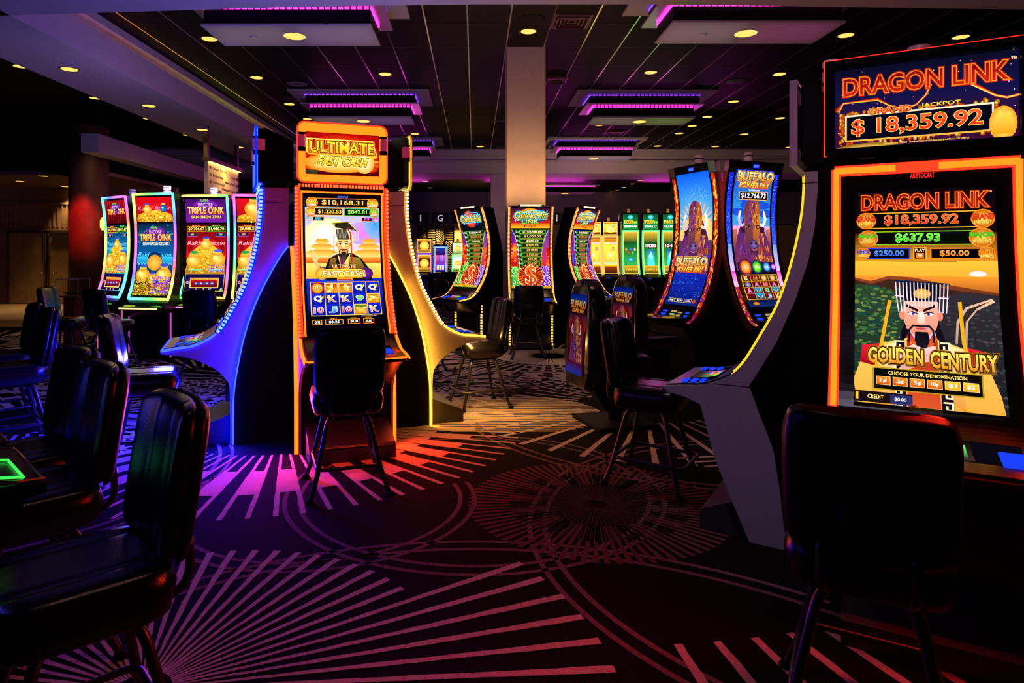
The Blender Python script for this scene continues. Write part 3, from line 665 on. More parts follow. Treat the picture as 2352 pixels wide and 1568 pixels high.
def burst_dollar(A, x, y, k, c1, c2, c3):
    A.ell(x, y, k * .95, None, c1, '#100408'); A.rays(x, y, .0, k * 1.05, 26, c1, c2, .5)
    for i in range(0, 26, 2): A.ell(x + math.cos(R(i * 13.8)) * k, y - math.sin(R(i * 13.8)) * k * A.w / A.h, k * .08, None, '#fffbd0', c2, 8)
    A.text('$', x, y, k * .80, k * 1.9 * A.w / A.h, c2, c1, '#fff0b0', .028, .0, 0, c1)
def art_quickhit(v):
    def f(A):
        a = A.w / A.h; r = random.Random(40 + v)
        A.rect(0, 0, 1, 1, '#080612')
        if v == 0: A.rect(0, 0, 1, .25, '#081014'); A.ell(.5, .125, .42, .22, '#2040ff', '#081c30'); A.ell(.48, .12, .24, None, '#ff7a30', '#c02010')
        else:
            A.rect(0, 0, 1, .25, '#0a1030', '#d02008'); A.rect(0, .19, 1, .25, '#ff5a10', '#ffb020'); A.ell(.5, .10, .44, .18, '#30c0ff', '#0a3aa0'); A.ell(.48, .085, .28, .17, '#ffd040', '#f08a10')
        A.line([(.1, .17), (.16, .10), (.5, .03), (.85, .05), (.9, .12)], .02, '#60e0ff')
        A.text('Quick Hit', .5, .10 if v else .125, .84, .10, '#fff27a', '#f8b020', '#0a0a18', .05, .025, .2, '#60e8ff')
        if v: A.text('LINK', .5, .17, .46, .052, '#f8ff90', '#58d040', '#083018', .05, .03); A.text('FIRE', .5, .222, .32, .028, '#c01808', '#5a0800', '#ffb030', .03, .03)
        A.rect(0, .262, 1, .72, '#08381c' if v != 2 else '#0a1470', '#0a2410'); A.poly([(0, .27), (.06, .28), (.18, .46), (.22, .72), (0, .72)], '#1a20a0', '#c81808'); A.poly([(1, .27), (.94, .28), (.80, .46), (.78, .72), (1, .72)], '#1a40b0', '#e02810')
        for sx in (0, 1): A.line([(abs(sx - .02), .27), (abs(sx - .10), .34), (abs(sx - .18), .46), (abs(sx - .21), .60), (abs(sx - .22), .72)], .012, '#e8e050')
        for i in range(30): A.ell(r.choice((r.uniform(0, .14), r.uniform(.86, 1))), r.uniform(.45, .72), .04, .07, r.choice(('#ff5a18', '#c01808', '#ff9a20')) if v != 2 else r.choice(('#2030d0', '#4060ff', '#101880')), n=7)
        amt = ('$10,000.00', '$1,000.00', '$500.00', '$300.00', '$240.00', '$120.00', '$60.00', '$20.00')
        for i, t in enumerate(amt):
            y = .295 + i * .054; x0, x1 = .20 + i * .012, .90 - i * .022
            A.rect(x0, y - .022, x1, y + .022, '#0c2a12'); A.frame(x0, y - .022, x1, y + .022, .006, '#c8e048'); w = (.56, .48, .34, .34, .32, .32, .28, .28)[i]
            A.text(t, .56, y, w * .92, .028, *(('#fffce0', '#ffe060') if i in (0, 2) else (('#ffe080', '#ff8a20') if v == 1 else ('#ff9a50', '#ff5a20'))), '#201008', .03)
            A.ell(x0, y, .045, .03, '#60ff60', '#108a30'); A.text(str(12 - i), x0 - .07, y - .006, .05, .022, '#fff', None, '#a02010', .04)
        A.rect(0, .72, 1, .96, '#281008', '#c05a10')
        if v == 0: burst_dollar(A, .20, .78, .22, '#108a28', '#58e048', '#d8ffb0')
        else: burst_dollar(A, .10, .80, .20, '#108a28', '#58e048', '#d8ffb0')
        burst_dollar(A, .12, .90, .19, '#108a28', '#48d040', '#c8ff98'); burst_dollar(A, .90, .79, .20, '#5a10b0', '#a850f0', '#f0c8ff'); burst_dollar(A, .92, .90, .19, '#5a10b0', '#9040e8', '#e8b8ff')
        burst_dollar(A, .5, .835, .33, '#c01408', '#ff6a18', '#ffe060')
        A.rect(0, .965, 1, 1, '#f0a020', '#588018')
        for x in (.12, .3, .7): A.text('$0.00', x, .984, .12, .014, '#f8ffb0')
    return f

def bison(A, x, y, k):
    a = A.w / A.h; q = lambda u, v: (x + u * k, y + v * k * a)
    P = lambda pts, c, c2=None: A.poly([q(*p) for p in pts], c, c2)
    r = random.Random(9)
    warm, cool = ('#d8801c', '#b8561a', '#8a3414', '#f0a838', '#a04028'), ('#5a2a80', '#7a3a98', '#43206a', '#8a3060', '#6a3040')
    def fur(n, f, ln=.24, t=.055):
        for i in range(n):
            u, v = f(); A.line([q(u, v), q(u * 1.03 + r.uniform(-.06, .06), v + ln * r.uniform(.6, 1.2))], t * k, r.choice(warm if u > .12 + r.uniform(-.25, .25) else cool))
    P([(-.5, -.7), (-.85, .0), (-1.1, .75), (-1.25, 1.9), (1.3, 2.0), (1.15, .75), (.85, .0), (.5, -.7)], '#4a2068', '#7a2a58')
    fur(170, lambda: (lambda v: (r.uniform(-.72 - .28 * v, .74 + .28 * v), v))(r.uniform(-.5, 1.7)), .3, .07)
    for sx in (-1, 1):
        A.line([q(sx * .40, -.46), q(sx * .60, -.30), q(sx * .78, -.42), q(sx * .84, -.66), q(sx * .78, -.92)], .15 * k, '#fff0f0' if sx > 0 else '#c8b0e8'); A.line([q(sx * .82, -.75), q(sx * .74, -1.04)], .08 * k, '#fffaf4')
        P([(sx * .48, -.32), (sx * .80, -.20), (sx * .72, .06), (sx * .46, .02)], '#3a1630')
    A.ell(*q(0, -.95), .50 * k, .80 * k, '#8a4420', '#6a2c3c'); A.ell(*q(.14, -.95), .36 * k, .74 * k, '#c87420', '#9a4a24')
    P([(-.50, -.9), (.50, -.9), (.47, -.1), (.34, .55), (.24, .98), (-.22, .98), (-.34, .55), (-.47, -.1)], '#8a4430', '#50264a'); P([(.05, -.9), (.50, -.9), (.47, -.1), (.34, .55), (.22, .95), (.02, .5)], '#d07c24', '#8a4030')
    fur(130, lambda: (lambda v: (r.uniform(-1, 1) * .46 * math.sqrt(max(.02, 1 - ((v + .9) / .85) ** 2)), v))(r.uniform(-1.7, -.25)), .16, .05)
    for sx in (-1, 1):
        A.ell(*q(sx * .33, -.24), .10 * k, .075 * k, '#2a0c14'); A.ell(*q(sx * .33, -.25), .055 * k, .045 * k, '#ffd060'); A.ell(*q(sx * .33, -.25), .028 * k, .04 * k, '#140808')
        A.line([q(sx * .46, -.34), q(sx * .22, -.30)], .05 * k, '#3a1418')
    A.ell(*q(0, .62), .27 * k, .25 * k, '#8a68b8', '#3c2458')
    for sx in (-1, 1): A.ell(*q(sx * .13, .58), .075 * k, .05 * k, '#120818')
    A.line([q(-.14, .86), q(0, .92), q(.14, .86)], .05 * k, '#d87890')
    P([(-.26, .94), (.26, .94), (.16, 1.5), (0, 1.75), (-.16, 1.5)], '#3a1830', '#8a3c1c'); fur(24, lambda: (r.uniform(-.18, .18), r.uniform(.95, 1.4)), .2, .05)
def buffalo_title(A, y):
    A.text('BUFFALO', .5, y, .94, .062, '#fff6a8', '#d88a14', '#5a2808', .05, .03, 0, '#e8b040'); A.text('POWER PAY', .5, y + .062, .80, .038, '#ffe860', '#f0a818', '#7a2008', .06, .03, .1, '#ff5a20')
def art_buffalo(v):
    def f(A):
        a = A.w / A.h; r = random.Random(60 + v)
        if v == 0:
            A.rect(0, 0, 1, .42, '#0a58e0', '#48b8ff'); A.rect(0, .42, 1, .58, '#ffd860', '#ff8a20'); A.rect(0, .58, 1, 1, '#1428c0', '#0a1c70')
            A.rays(.5, .34, .05, .75, 40, '#a8f0ff', '#1a78f0', .35, 10, 170); A.ell(.55, .43, .5, .34, '#fff8c0', '#ffb848'); A.rays(.5, .42, .1, .6, 30, '#fff8d8', '#ffa040', .3)
            A.rect(0, .50, 1, .60, '#5a3a50', '#283070'); bison(A, .50, .46, .42); A.rect(0, .63, 1, .66, '#1a2ab0', '#1a2ab0'); A.poly([(0, .60), (.25, .645), (.75, .645), (1, .60), (1, .68), (0, .68)], '#1c2cc0', '#1428c0')
            buffalo_title(A, .66); A.specks(110, 0, 0, 1, .95, .006, ('#fff', '#a0d8ff', '#60a8ff'), r, None, 1)
            A.specks(24, .1, .75, .9, .93, .03, ('#1a4ad0', '#1a3ab0', '#2a70d8'), r)
            for x0, x1, t in ((.14, .32, '0.00'), (.34, .64, '$0.50'), (.67, .85, '0.00')): panel(A, x0, .955, x1, .985, '#e8c060', '#0a1c60'); A.text(t, (x0 + x1) / 2, .97, (x1 - x0) * .6, .014, '#fff')
            A.ell(.93, .97, .05, None, '#ff5a20', '#a01808')
        else:
            A.rect(0, 0, 1, .40, '#0c28b0', '#3aa0f0'); A.rect(0, .40, 1, .55, '#e0a0d0', '#f0b090'); A.rect(0, .5, 1, .68, '#6a4a58', '#2a2a30')
            for i in range(10): A.ell(r.random(), r.uniform(.2, .36), .2, .08, '#2050d8', '#1a48c8')
            for x in (.06, .94): A.poly([(x - .07, .56), (x - .06, .43), (x + .05, .42), (x + .08, .56)], '#c06a58', '#7a3848')
            bison(A, .50, .445, .42); buffalo_title(A, .045); A.text('POWER GRAND', .5, .143, .32, .013, '#fff'); panel(A, .12, .155, .88, .215, '#ffb850', '#08081c', .012); A.text('$12,766.73', .5, .185, .66, .043, '#ffffff', '#ffe8e8')
            A.rect(0, .665, 1, .74, '#1a1048', '#08082a')
            for x, rr, c1, c2, t in ((.20, .16, '#ffe050', '#ff4a10', '183'), (.50, .13, '#b0ff50', '#20b020', '202'), (.76, .10, '#80f0ff', '#1080d0', '26'), (.94, .07, '#ffb0ff', '#a020d0', '14')):
                A.ell(x, .70, rr * 1.15, None, c2, '#1a1040'); A.ell(x, .70, rr * .85, None, c1, c2); A.text(t, x, .70, rr * 1.0, rr * .42 * a, '#fff8c0', None, c2, .05)
            A.rect(.02, .755, .98, .945, '#e0a830')
            gr = (('K', 'w', 'o', 'o'), ('v', 'A', '10', 'A'), ('A', 'e', 'Q', 'e'), ('r', 'e', 'J', 'K'))
            for j, row in enumerate(gr):
                for i, t in enumerate(row):
                    x0, y0 = .04 + i * .232, .76 + j * .046; A.rect(x0, y0, x0 + .22, y0 + .043, '#7a0a14' if t not in 'eo' else ('#1a9ac0' if t == 'e' else '#6a4a10'), '#3a0408')
                    if t in ('K', 'A', '10', 'Q', 'J'): A.text(t, x0 + .11, y0 + .022, .11, .03, {'K': '#ffd040', 'A': '#ff50b0', '10': '#ff4040', 'Q': '#60e060', 'J': '#60a0ff'}[t], None, '#fff', .02, .03)
                    elif t == 'o': A.ell(x0 + .11, y0 + .022, .07, .06, '#ffe880', '#c07a10')
                    elif t == 'e': A.poly([(x0 + .03, y0 + .01), (x0 + .11, y0 + .03), (x0 + .19, y0 + .008), (x0 + .14, y0 + .04), (x0 + .08, y0 + .04)], '#f8f0e0', '#6a3a18')
                    elif t == 'v': A.ell(x0 + .11, y0 + .024, .08, .06, '#b0b0d8', '#30306a')
                    elif t == 'w': A.poly([(x0 + .04, y0 + .038), (x0 + .07, y0 + .012), (x0 + .11, y0 + .02), (x0 + .16, y0 + .01), (x0 + .19, y0 + .038)], '#f0a850', '#5a2008')
            A.rect(0, .95, 1, 1, '#08103a', '#102868'); A.ell(.2, .975, .09, .04, '#f0a030', '#7a3a10')
    return f
def fire_column(kind):
    def f(A):
        r = random.Random(int(A.w * 1000) + kind)
        if kind: A.rect(0, 0, 1, .45, '#0a20d8', '#2a4ae8'); A.rect(0, .45, 1, .62, '#6a9aff', '#d8b8f8'); A.rect(0, .62, 1, .72, '#e040c0', '#f0c0e0'); A.rect(0, .72, 1, 1, '#c02010', '#5a0808'); A.specks(70, 0, 0, 1, .45, .05, ('#fff', '#a0c8ff'), r, None, 1)
        else: A.rect(0, 0, 1, 1, '#c03008', '#7a0a14')
        n = 60 if kind else 150
        for i in range(n):
            y = r.uniform(.72 if kind else 0, 1); x = r.random(); A.line([(x, y), (x + r.uniform(-.5, .5), y + r.uniform(.01, .035))], r.uniform(.1, .35), r.choice(('#ff8a18', '#ffc040', '#e03a08', '#8a0c18', '#c02860', '#4a1a8a') if y > .5 else ('#ffb030', '#ff7a10', '#b81c08', '#ffd860')))
    return f

def art_far(v):
    """v: (theme, text, amount)"""
    th, ttl, amt = v
    def f(A):
        r = random.Random(len(ttl) + int(A.h * 100)); a = A.w / A.h
        c = {'gold': ('#ffd040', '#f0a018', '#8a3010'), 'green': ('#104a20', '#28a048', '#c8a020'), 'sun': ('#3a0c08', '#8a2a10', '#e8a020'), 'violet': ('#2a0a50', '#a030c0', '#1a2a90'), 'lime': ('#d8f0ff', '#b8e8a0', '#40c040'), 'blue': ('#0a1850', '#f0a030', '#1050c0')}[th]
        A.rect(0, 0, 1, .25, c[2], c[0]); A.rect(0, .25, 1, .8, c[0], c[1]); A.rect(0, .8, 1, 1, c[2], '#180808'); A.frame(0, 0, 1, 1, .03, '#ffd860')
        if th == 'gold':
            A.rect(.1, .05, .9, .12, '#e8901c', '#a01808'); A.rect(.1, .15, .46, .19, '#ffe9a0'); A.rect(.54, .15, .9, .19, '#e0b0f0'); A.ell(.5, .48, .36, .34, '#fff6a0', '#ffc828'); urn(A, .5, .50, .24, '#fff0a0', '#e8b020', '#f0c040'); A.ell(.3, .6, .14, .1, '#fff0a0', '#e8a818'); A.ell(.7, .6, .14, .1, '#fff0a0', '#e8a818'); A.rect(.62, .28, .78, .36, '#d01818'); A.text('1¢', .7, .32, .1, .04, '#fff'); A.rect(.05, .68, .95, .75, '#80c8a0', '#ffe080')
        elif th == 'green':
            if amt: A.rect(.1, .28, .9, .38, '#180c10'); A.text(amt, .5, .33, .7, .07, '#fff', None, '#c02020', .04); A.rect(.25, .42, .75, .80, '#1a5a90', '#40e0f0'); A.poly([(.5, .46), (.66, .58), (.5, .78), (.34, .58)], '#b0fff8', '#20a0c8')
            else:
                for i, q in enumerate(('#f0c040', '#e05a20', '#5080ff', '#60e060', '#e8e8a0')): A.ell(.2 + .15 * i, .42 + .07 * (i % 2), .10, .14, q, '#304020')
                A.ell(.5, .66, .24, .16, '#50d8f0', '#104a70')
            for i in range(5): A.ell(.15 + .17 * i, .90, .06, .05, '#ffd860', '#c07010')
        elif th == 'sun': A.ell(.5, .5, .34, None, '#fff070', '#f0a010'); A.rays(.5, .5, .2, .34, 16, '#e09010', '#ffd040', .5); A.rect(.05, .75, .95, .95, '#c89030', '#6a3a10')
        elif th == 'violet':
            for i, q in enumerate(('#ff50c0', '#e0408a', '#50a0ff', '#ff70e0', '#b060ff')): A.rect(.08 + .17 * i, .30, .22 + .17 * i, .62, q, '#4a1a80')
            A.rect(.05, .66, .95, .95, '#1028c0', '#0a1060')
            for i in range(3): A.rect(.18 + .23 * i, .70, .36 + .23 * i, .88, '#fff4c0', '#ff9a30')
        elif th == 'lime': A.ell(.5, .5, .32, .3, '#ffe040', '#f08a20'); A.specks(30, .1, .3, .9, .9, .06, ('#f06030', '#60d060', '#f0d030', '#fff'), r)
        else:
            for i, q in enumerate(('#ff40c0', '#40d0ff', '#ff8a20', '#c8f040')): A.rect(.08 + .22 * i, .34, .26 + .22 * i, .78, '#ffe8a0', q); A.ell(.17 + .22 * i, .33, .08, .1, q, '#fff')
            A.rect(.05, .80, .95, .96, '#c8a030', '#5a3a10'); A.specks(30, .05, .8, .95, .96, .05, ('#ffe060', '#4060e0', '#ff9a30'), r)
    return f
ARTM = emit_attr('screen_picture', 1.25)
ARTH = emit_attr('screen_picture_bright', 1.6)
LEDM = emit_attr('rainbow_light_tube', 3.2)
PRINTM = emit_attr('backlit_print', .55)
# ---------------------------------------------------------------- slot machines
class Curve:
    def __init__(s, pts, n=6):
        s.P = [Vector(p) for p in catmull(pts, n)]; s.L = [0.]
        for a, b in zip(s.P, s.P[1:]): s.L.append(s.L[-1] + (b - a).length)
        s.len = s.L[-1]
    def at(s, l):
        l = max(0, min(s.len, l)); i = 0
        while i < len(s.L) - 2 and s.L[i + 1] < l: i += 1
        a, b = s.P[i], s.P[i + 1]; t = (l - s.L[i]) / max(1e-9, s.L[i + 1] - s.L[i]); p = a + (b - a) * t
        # smoothed tangent
        q0, q1 = s.P[max(0, i - 1)], s.P[min(len(s.P) - 1, i + 2)]; d = ((b - a).normalized() + (q1 - q0).normalized()).normalized()
        return p.x, p.y, d.y, -d.x
    def find(s, z):
        for i in range(len(s.P) - 1):
            a, b = s.P[i].y, s.P[i + 1].y
            if a <= z <= b and b > a: return s.L[i] + (s.L[i + 1] - s.L[i]) * (z - a) / (b - a)
        return s.len if z > s.P[-1].y else 0.
    def off(s, l, o): a = s.at(l); return a[0] + a[2] * o, a[1] + a[3] * o
    def points(s, l0, l1, n, o=0.): return [s.off(l0 + (l1 - l0) * i / n, o) for i in range(n + 1)]
def on_curve(cv, l0, off=.004, h=None, cuts=1):
    T = [cv.at(l0 + h * k / cuts) for k in range(cuts + 1)] if h else None
    def pos(X, Y, z):
        if T:   # facets shared by every layer of the picture
            f = max(0., min(cuts - 1e-6, Y / h * cuts)); k = int(f); f -= k; a = [p + (q - p) * f for p, q in zip(T[k], T[k + 1])]
        else: a = cv.at(l0 + Y)
        return (X, -(a[0] + a[2] * (z + off)), a[1] + a[3] * (z + off))
    return pos
def glow(t, loc, aim, w, hgt, en, col):
    """area light added at a machine to boost what its strips and screen give off"""
    return light('added_glow', 'AREA', loc, en, col, t, w, None, aim, hgt)
def screen(name, cv, l0, l1, w, f, parent, m=None, off=.004, cuts=14, x0=0., dz=None):
    A = Art(w, l1 - l0)
    if dz: A.dz = dz
    f(A); g = on_curve(cv, l0, off, l1 - l0, cuts)
    return obj(name, A.mesh(name, lambda X, Y, z: tuple(Vector(g(X, Y, z)) + Vector((x0, 0, 0))), cuts), m or ARTM, parent)
def strip_on(bm, cv, l0, l1, x0, x1, o0, o1, n=30):
    """solid ribbon following the curve between x0 and x1, from offset o0 to o1"""
    A = cv.points(l0, l1, n, o0); B = cv.points(l0, l1, n, o1)
    prev = None
    for a, b in zip(A, B):
        q = [bm.verts.new((x, -s, z)) for x, (s, z) in ((x0, a), (x1, a), (x1, b), (x0, b))]
        if prev:
            for i in range(4): bm.faces.new([prev[i], prev[(i + 1) % 4], q[(i + 1) % 4], q[i]])
        else: bm.faces.new(q)
        prev = q
    bm.faces.new(prev[::-1]); return bm
def rrect(x0, x1, y0, y1, r, n=5):
    out = []
    for cx, cy, a0 in ((x1 - r, y0 + r, -90), (x1 - r, y1 - r, 0), (x0 + r, y1 - r, 90), (x0 + r, y0 + r, 180)):
        for i in range(n + 1):
            a = R(a0 + 90 * i / n); out.append((cx + r * math.cos(a), cy + r * math.sin(a)))
    return out
def ring_plate(bm, outer, inner, y0, y1, mi=0):
    """frame between two outlines with equal point counts, in x-z, from depth y0 to y1"""
    n = len(outer); V = [[bm.verts.new((p, y, q)) for p, q in o] for o in (outer, inner) for y in (y0, y1)]
    for i in range(n):
        j = (i + 1) % n
        for A, B in ((V[0], V[2]), (V[1], V[3]), (V[0], V[1]), (V[2], V[3])): bm.faces.new([A[i], A[j], B[j], B[i]]).material_index = mi

FRONT = [(1.383, .795), (1.27, .812), (1.15, .826), (1.02, .885), (.94, .962), (.85, 1.12), (.765, 1.29), (.70, 1.50), (.655, 1.72), (.632, 1.95), (.632, 2.12)]
STRIP = [(.843, .0), (.842, .22), (.835, .425), (.80, .67), (.745, .92), (.66, 1.17), (.555, 1.39), (.47, 1.54), (.405, 1.63)]
UNDER = catmull([(1.383, .765), (1.204, .735), (1.09, .69), (.974, .62), (.903, .545), (.870, .47), (.865, .25), (.865, 0)], 3)
LEGBACK = [(.704, .0), (.736, .097), (.757, .30), (.788, .513), (.853, .678), (.912, .84), (.778, 1.081), (.684, 1.316), (.623, 1.521), (.592, 1.7), (.579, 1.901), (.579, 2.04)]
CF0 = Curve(FRONT); CFLOW = Curve(FRONT[:-2] + [(.64, 1.87), (.638, 1.985)]); CF = CF0; CSTRIP = Curve(STRIP)
BTN = emit('blue_button_glow', '#1a3cff', 1.2)

def candle(parent, x, s, z, n=3, h=.10, r=.035, cols=None):
    """stack light on top"""
    t = obj('candle_light', lathe(BM(), [(r * .8, 0), (r, .005), (r, h), (r * .9, h + .008)], 0, 0, 16), cols or mat('candle_white', (.5, .48, .5), .4), parent, True)
    t.location = (x, -s, z)
    bm = BM(); pr = []
    for i in range(n): pr += [(r * .9, h * (i + .35) / n), (r * 1.06, h * (i + .35) / n), (r * 1.06, h * (i + .6) / n), (r * .9, h * (i + .6) / n)]
    lathe(bm, pr, 0, 0, 16); obj('candle_band', bm, BLKM, t)
    return t

def slot_curved(label, O, th, W=.78, art=None, top=None, strip=None, dash=None, tube=None, style='dots', side=None, side_shape='ribbon', zs=(.99, 2.03), sw=None, group=None, topW=None, art_m=None, deck_art=True, dz=None, name='slot_machine', low=False, ts=0., ew=.022, curve=None, back=None):
    CF = curve or (CFLOW if low else CF0); zt = CF.P[-1].y
    t = thing(name, label, 'slot machine', (O[0], O[1], 0), th, group)
    h = W / 2; L = CF.len
    # body: black cabinet between the side panels
    body = CF.points(0, L, 44, -.006) + (back or [(.40, zt), (.40, 0)]) + [(.86, 0)] + UNDER[::-1][1:]
    bm = BM(); prism(bm, body, SZ, -h + .02, h - .02); obj('cabinet', bm, BLK, t)
    bm = BM()
    inner = [(s - .012, z) for s, z in CSTRIP.points(0, CSTRIP.len, 30)] + [(.385, 1.62), (.385, 0)]
    for sx in (-1, 1): prism(bm, inner, SZ, sx * (h - .012), sx * (h - .03))
    obj('rear_cabinet', bm, VOID, t)
    bm = BM(); prism(bm, [(.84, 0), (1.18, 0), (1.18, .10), (1.16, .12), (.86, .24)], SZ, -h + .05, h - .05); obj('foot', bm, mat('charcoal_foot', (.022, .022, .025), .45), t)
    bm = BM(); box(bm, -h + .06, h - .06, -.90, -.86, .34, .62); bevel(bm, .01); dr = obj('service_door', bm, BLK, t)
    bm = BM()
    for i in range(4): box(bm, -h * .5 + i * .02, h * .45, -.908, -.90, .50 + i * .022, .508 + i * .022)
    obj('door_vent', bm, BLKM, dr)
    # side panels
    if side:
        for sx in (-1, 1):
            if side_shape == 'ribbon': out = CF.points(0, L, 40) + (back[:-1] if back else [(.40, zt)]) + CSTRIP.points(CSTRIP.len, 0, 30) + UNDER[::-1]
            else: out = CF.points(0, L, 40) + [(.579, zt)] + LEGBACK[:-1][::-1] + [(.907, 0), (.997, .205), (1.089, .429), (1.166, .715), (1.244, .745), (1.355, .768)]
            bm = BM(); prism(bm, out, SZ, sx * (h - .019), sx * h); p = obj('side_panel', bm, side, t)
            if side_shape == 'ribbon':
                bm = BM(); strip_on(bm, CF, CF.find(2.0) - .003, CF.find(2.0) + .001, sx * h, sx * (h + .001), -.2, 0, 1); obj('panel_seam', bm, BLKM, p)
            else:
                bm = BM(); box(bm, sx * h, sx * (h + .0012), -1.09, -.91, .838, .841); box(bm, sx * h, sx * (h + .0012), -.68, -.58, 1.925, 1.928); obj('panel_seam', bm, BLKM, p)
    # glowing rib down the side of the cabinet
    if strip and style != 'line':
        for sx in (-1, 1):
            bm = BM(); strip_on(bm, CSTRIP, 0, CSTRIP.len, sx * (h - .002), sx * (h + .030), -.005, .005, 40); obj('light_rib', bm, strip, t)
    # edge lights of the front
    l_d = CF.find(.93)
    for sx in (-1, 1):
        if style in ('dots', 'quick'):
            bm = BM(); n = 40 if style == 'dots' else 70
            for i in range(n):
                a = l_d + (L - l_d) * i / n
                for side_x in (0,):
                    strip_on(bm, CF, a, a + (L - l_d) / n * .58, sx * (h - (.012 if style == 'dots' else .018)), sx * (h + .010), -.018, .008, 3)
            obj('marquee_lights', bm, dash, t)
            bm = BM(); strip_on(bm, CF, l_d, L, sx * (h - .030), sx * (h + .004), -.03, .003, 40); obj('marquee_halo', bm, tube, t)  # glowing backing imitates the halo round the marquee dots
            bm = BM(); strip_on(bm, CF, .0, l_d - .02, sx * (h - .010), sx * (h + .010), -.014, .004, 20); obj('deck_edge_light', bm, dash if style == 'quick' else (strip or dash), t)
        elif style == 'line':
            bm = BM(); strip_on(bm, CF, CF.find(.91), L - .03, sx * (h - .004 - ew), sx * (h - .004), -.004, .012, 40); obj('edge_light', bm, strip or dash, t)
            bm = BM(); strip_on(bm, CF, CF.find(.90), L - .03, sx * (h - .012 - ew), sx * (h + (.005 if top else -.002)), -.010, .004, 40); obj('edge_light_halo', bm, tube, t)  # wider glowing strip imitates the halo round the tube
    a = CF.at(L)
    if style == 'dots':
        bm = BM(); n = 28
        for i in range(n):
            x = -h + .02 + (W - .04) * i / n; box(bm, x, x + (W - .04) / n * .6, -a[0] - .012, -a[0] + .02, a[1] - .008, a[1] + .016)
        obj('marquee_lights', bm, dash, t)
        if style == 'dots':
            bm = BM(); strip_on(bm, CF, L - .055, L - .040, -h + .03, h - .03, 0, .006, 2); obj('inner_line_light', bm, strip, t)
            for sx in (-1, 1):
                bm = BM(); strip_on(bm, CF, l_d, L - .05, sx * (h - .050), sx * (h - .038), -.002, .006, 40); obj('inner_line_light', bm, strip, t)
    elif style == 'line':
        bm = BM(); strip_on(bm, CF, L - .052, L - .024, -h + .012, -.10, -.004, .014, 2); obj('edge_light', bm, strip or dash, t)
        bm = BM(); strip_on(bm, CF, L - .052, L - .024, .06, h - .012, -.004, .014, 2); obj('edge_light', bm, strip or dash, t)
        bm = BM(); strip_on(bm, CF, L - .062, L - .014, -h + .008, h - .008, -.01, .004, 2); obj('edge_light_halo', bm, tube, t)
    bm = BM(); box(bm, -h + .01, h - .01, -a[0] + .0, -(back[0][0] if back else .40), a[1] - .01, a[1] + .012); obj('cabinet_cap', bm, BLK, t)
    # screen
    if art:
        l0, l1 = CF.find(zs[0]), CF.find(zs[1]); screen('screen', CF, l0, l1, sw or W - .14, art, t, art_m, dz=dz)
    # button deck
    bm = BM(); strip_on(bm, CF, .02, l_d - .03, -h + .03, h - .03, .0, .008, 16); dk = obj('button_deck', bm, BLK, t)
    if deck_art:
        def fd(A):
            A.rect(.0, .05, 1, .95, '#080610'); A.rect(.24, .1, .72, .9, '#120a06', '#3a2a20')
            if strip is E_BLUE:  # coloured reflections on the glossy deck, painted as lit stripes
                for i in range(14): A.poly([(i / 14, .02), ((i + .8) / 14, .02), ((i + 1.2) / 14, .98), ((i + .3) / 14, .98)], ('#ff8a20', '#101020', '#8040ff', '#ffd040', '#20c060', '#080818', '#40b0ff')[i % 7], '#3a1050')
            for i in range(4): A.rect(.27 + i * .11, .2, .36 + i * .11, .8, ('#ff50e0', '#40d0ff', '#ffb030', '#60e060')[i], '#2a1030')
            A.rect(.30, .3, .5, .55, '#a8a098'); A.rect(.33, .36, .47, .48, '#c01818')
        screen('deck_screen', CF, .10, .30, W - .16, fd, dk, off=.009, cuts=4)
        for x in (-.21, .24):
            for k in range(3):
                b = BM(); strip_on(b, CF, .10 + .05 * k, .126 + .05 * k, x - .045, x + .045, .008, .018, 3); obj('button', b, BTN, dk)
    if style == 'dots':
        bm = BM(); strip_on(bm, CF, -.0, .012, -h + .01, h - .01, -.03, .004, 1); obj('deck_edge_light', bm, strip, t)
    # topper
    if top or topW:
        tw = (topW or W - .02) / 2; z0, z1 = (2.02, 2.465) if low else (2.165, 2.63)
        g = bpy.data.objects.new('topper', None)
        bm = BM(); prism(bm, [(.60, z0), (.60, z1), (.36, z1 - .10), (.36, z0 + .02)], SZ, -tw + .02, tw - .02); tp = obj('topper', bm, BLKM, t); bpy.data.objects.remove(g)
        bm = BM(); box(bm, -.18, .18, -.60, -.40, zt, z0 + .01); obj('topper_neck', bm, BLK, tp)
        if style == 'dots':
            out = rrect(-tw, tw, z0 - .01, z1, .05); inn = rrect(-tw + .055, tw - .055, z0 + .048, z1 - .068, .01)
            bm = BM(); ring_plate(bm, out, inn, -.672, -.648); obj('topper_frame', bm, strip, tp)
            bm = BM(); ring_plate(bm, rrect(-tw - .012, tw + .012, z0 - .022, z1 + .012, .06), rrect(-tw - .001, tw + .001, z0 - .011, z1 + .001, .05), -.672, -.655); obj('topper_glow_rim', bm, tube, tp)  # lit ring stands in for the halo round the frame
            for sx in (-1, 1):
                bm = BM(); box(bm, sx * (tw + .003), sx * (tw - .052), -.684, -.59, z1 - .20, z1 - .10); bevel(bm, .01); ca = obj('candle_light', bm, emit('candle_lens', '#b83058', .55), tp)
                bm = BM(); box(bm, sx * (tw + .006), sx * (tw - .056), -.686, -.59, z1 - .235, z1 - .20); box(bm, sx * (tw + .006), sx * (tw - .056), -.686, -.59, z1 - .10, z1 - .08); obj('candle_band', bm, BLK, ca)
            r0, r1, x1 = z0 + .048, z1 - .068, tw - .055
            bm = BM(); ring_plate(bm, rrect(-tw + .004, tw - .004, z0 - .006, z1 - .004, .05), inn, -.647, -.60); obj('topper_housing', bm, BLK, tp)
        else:
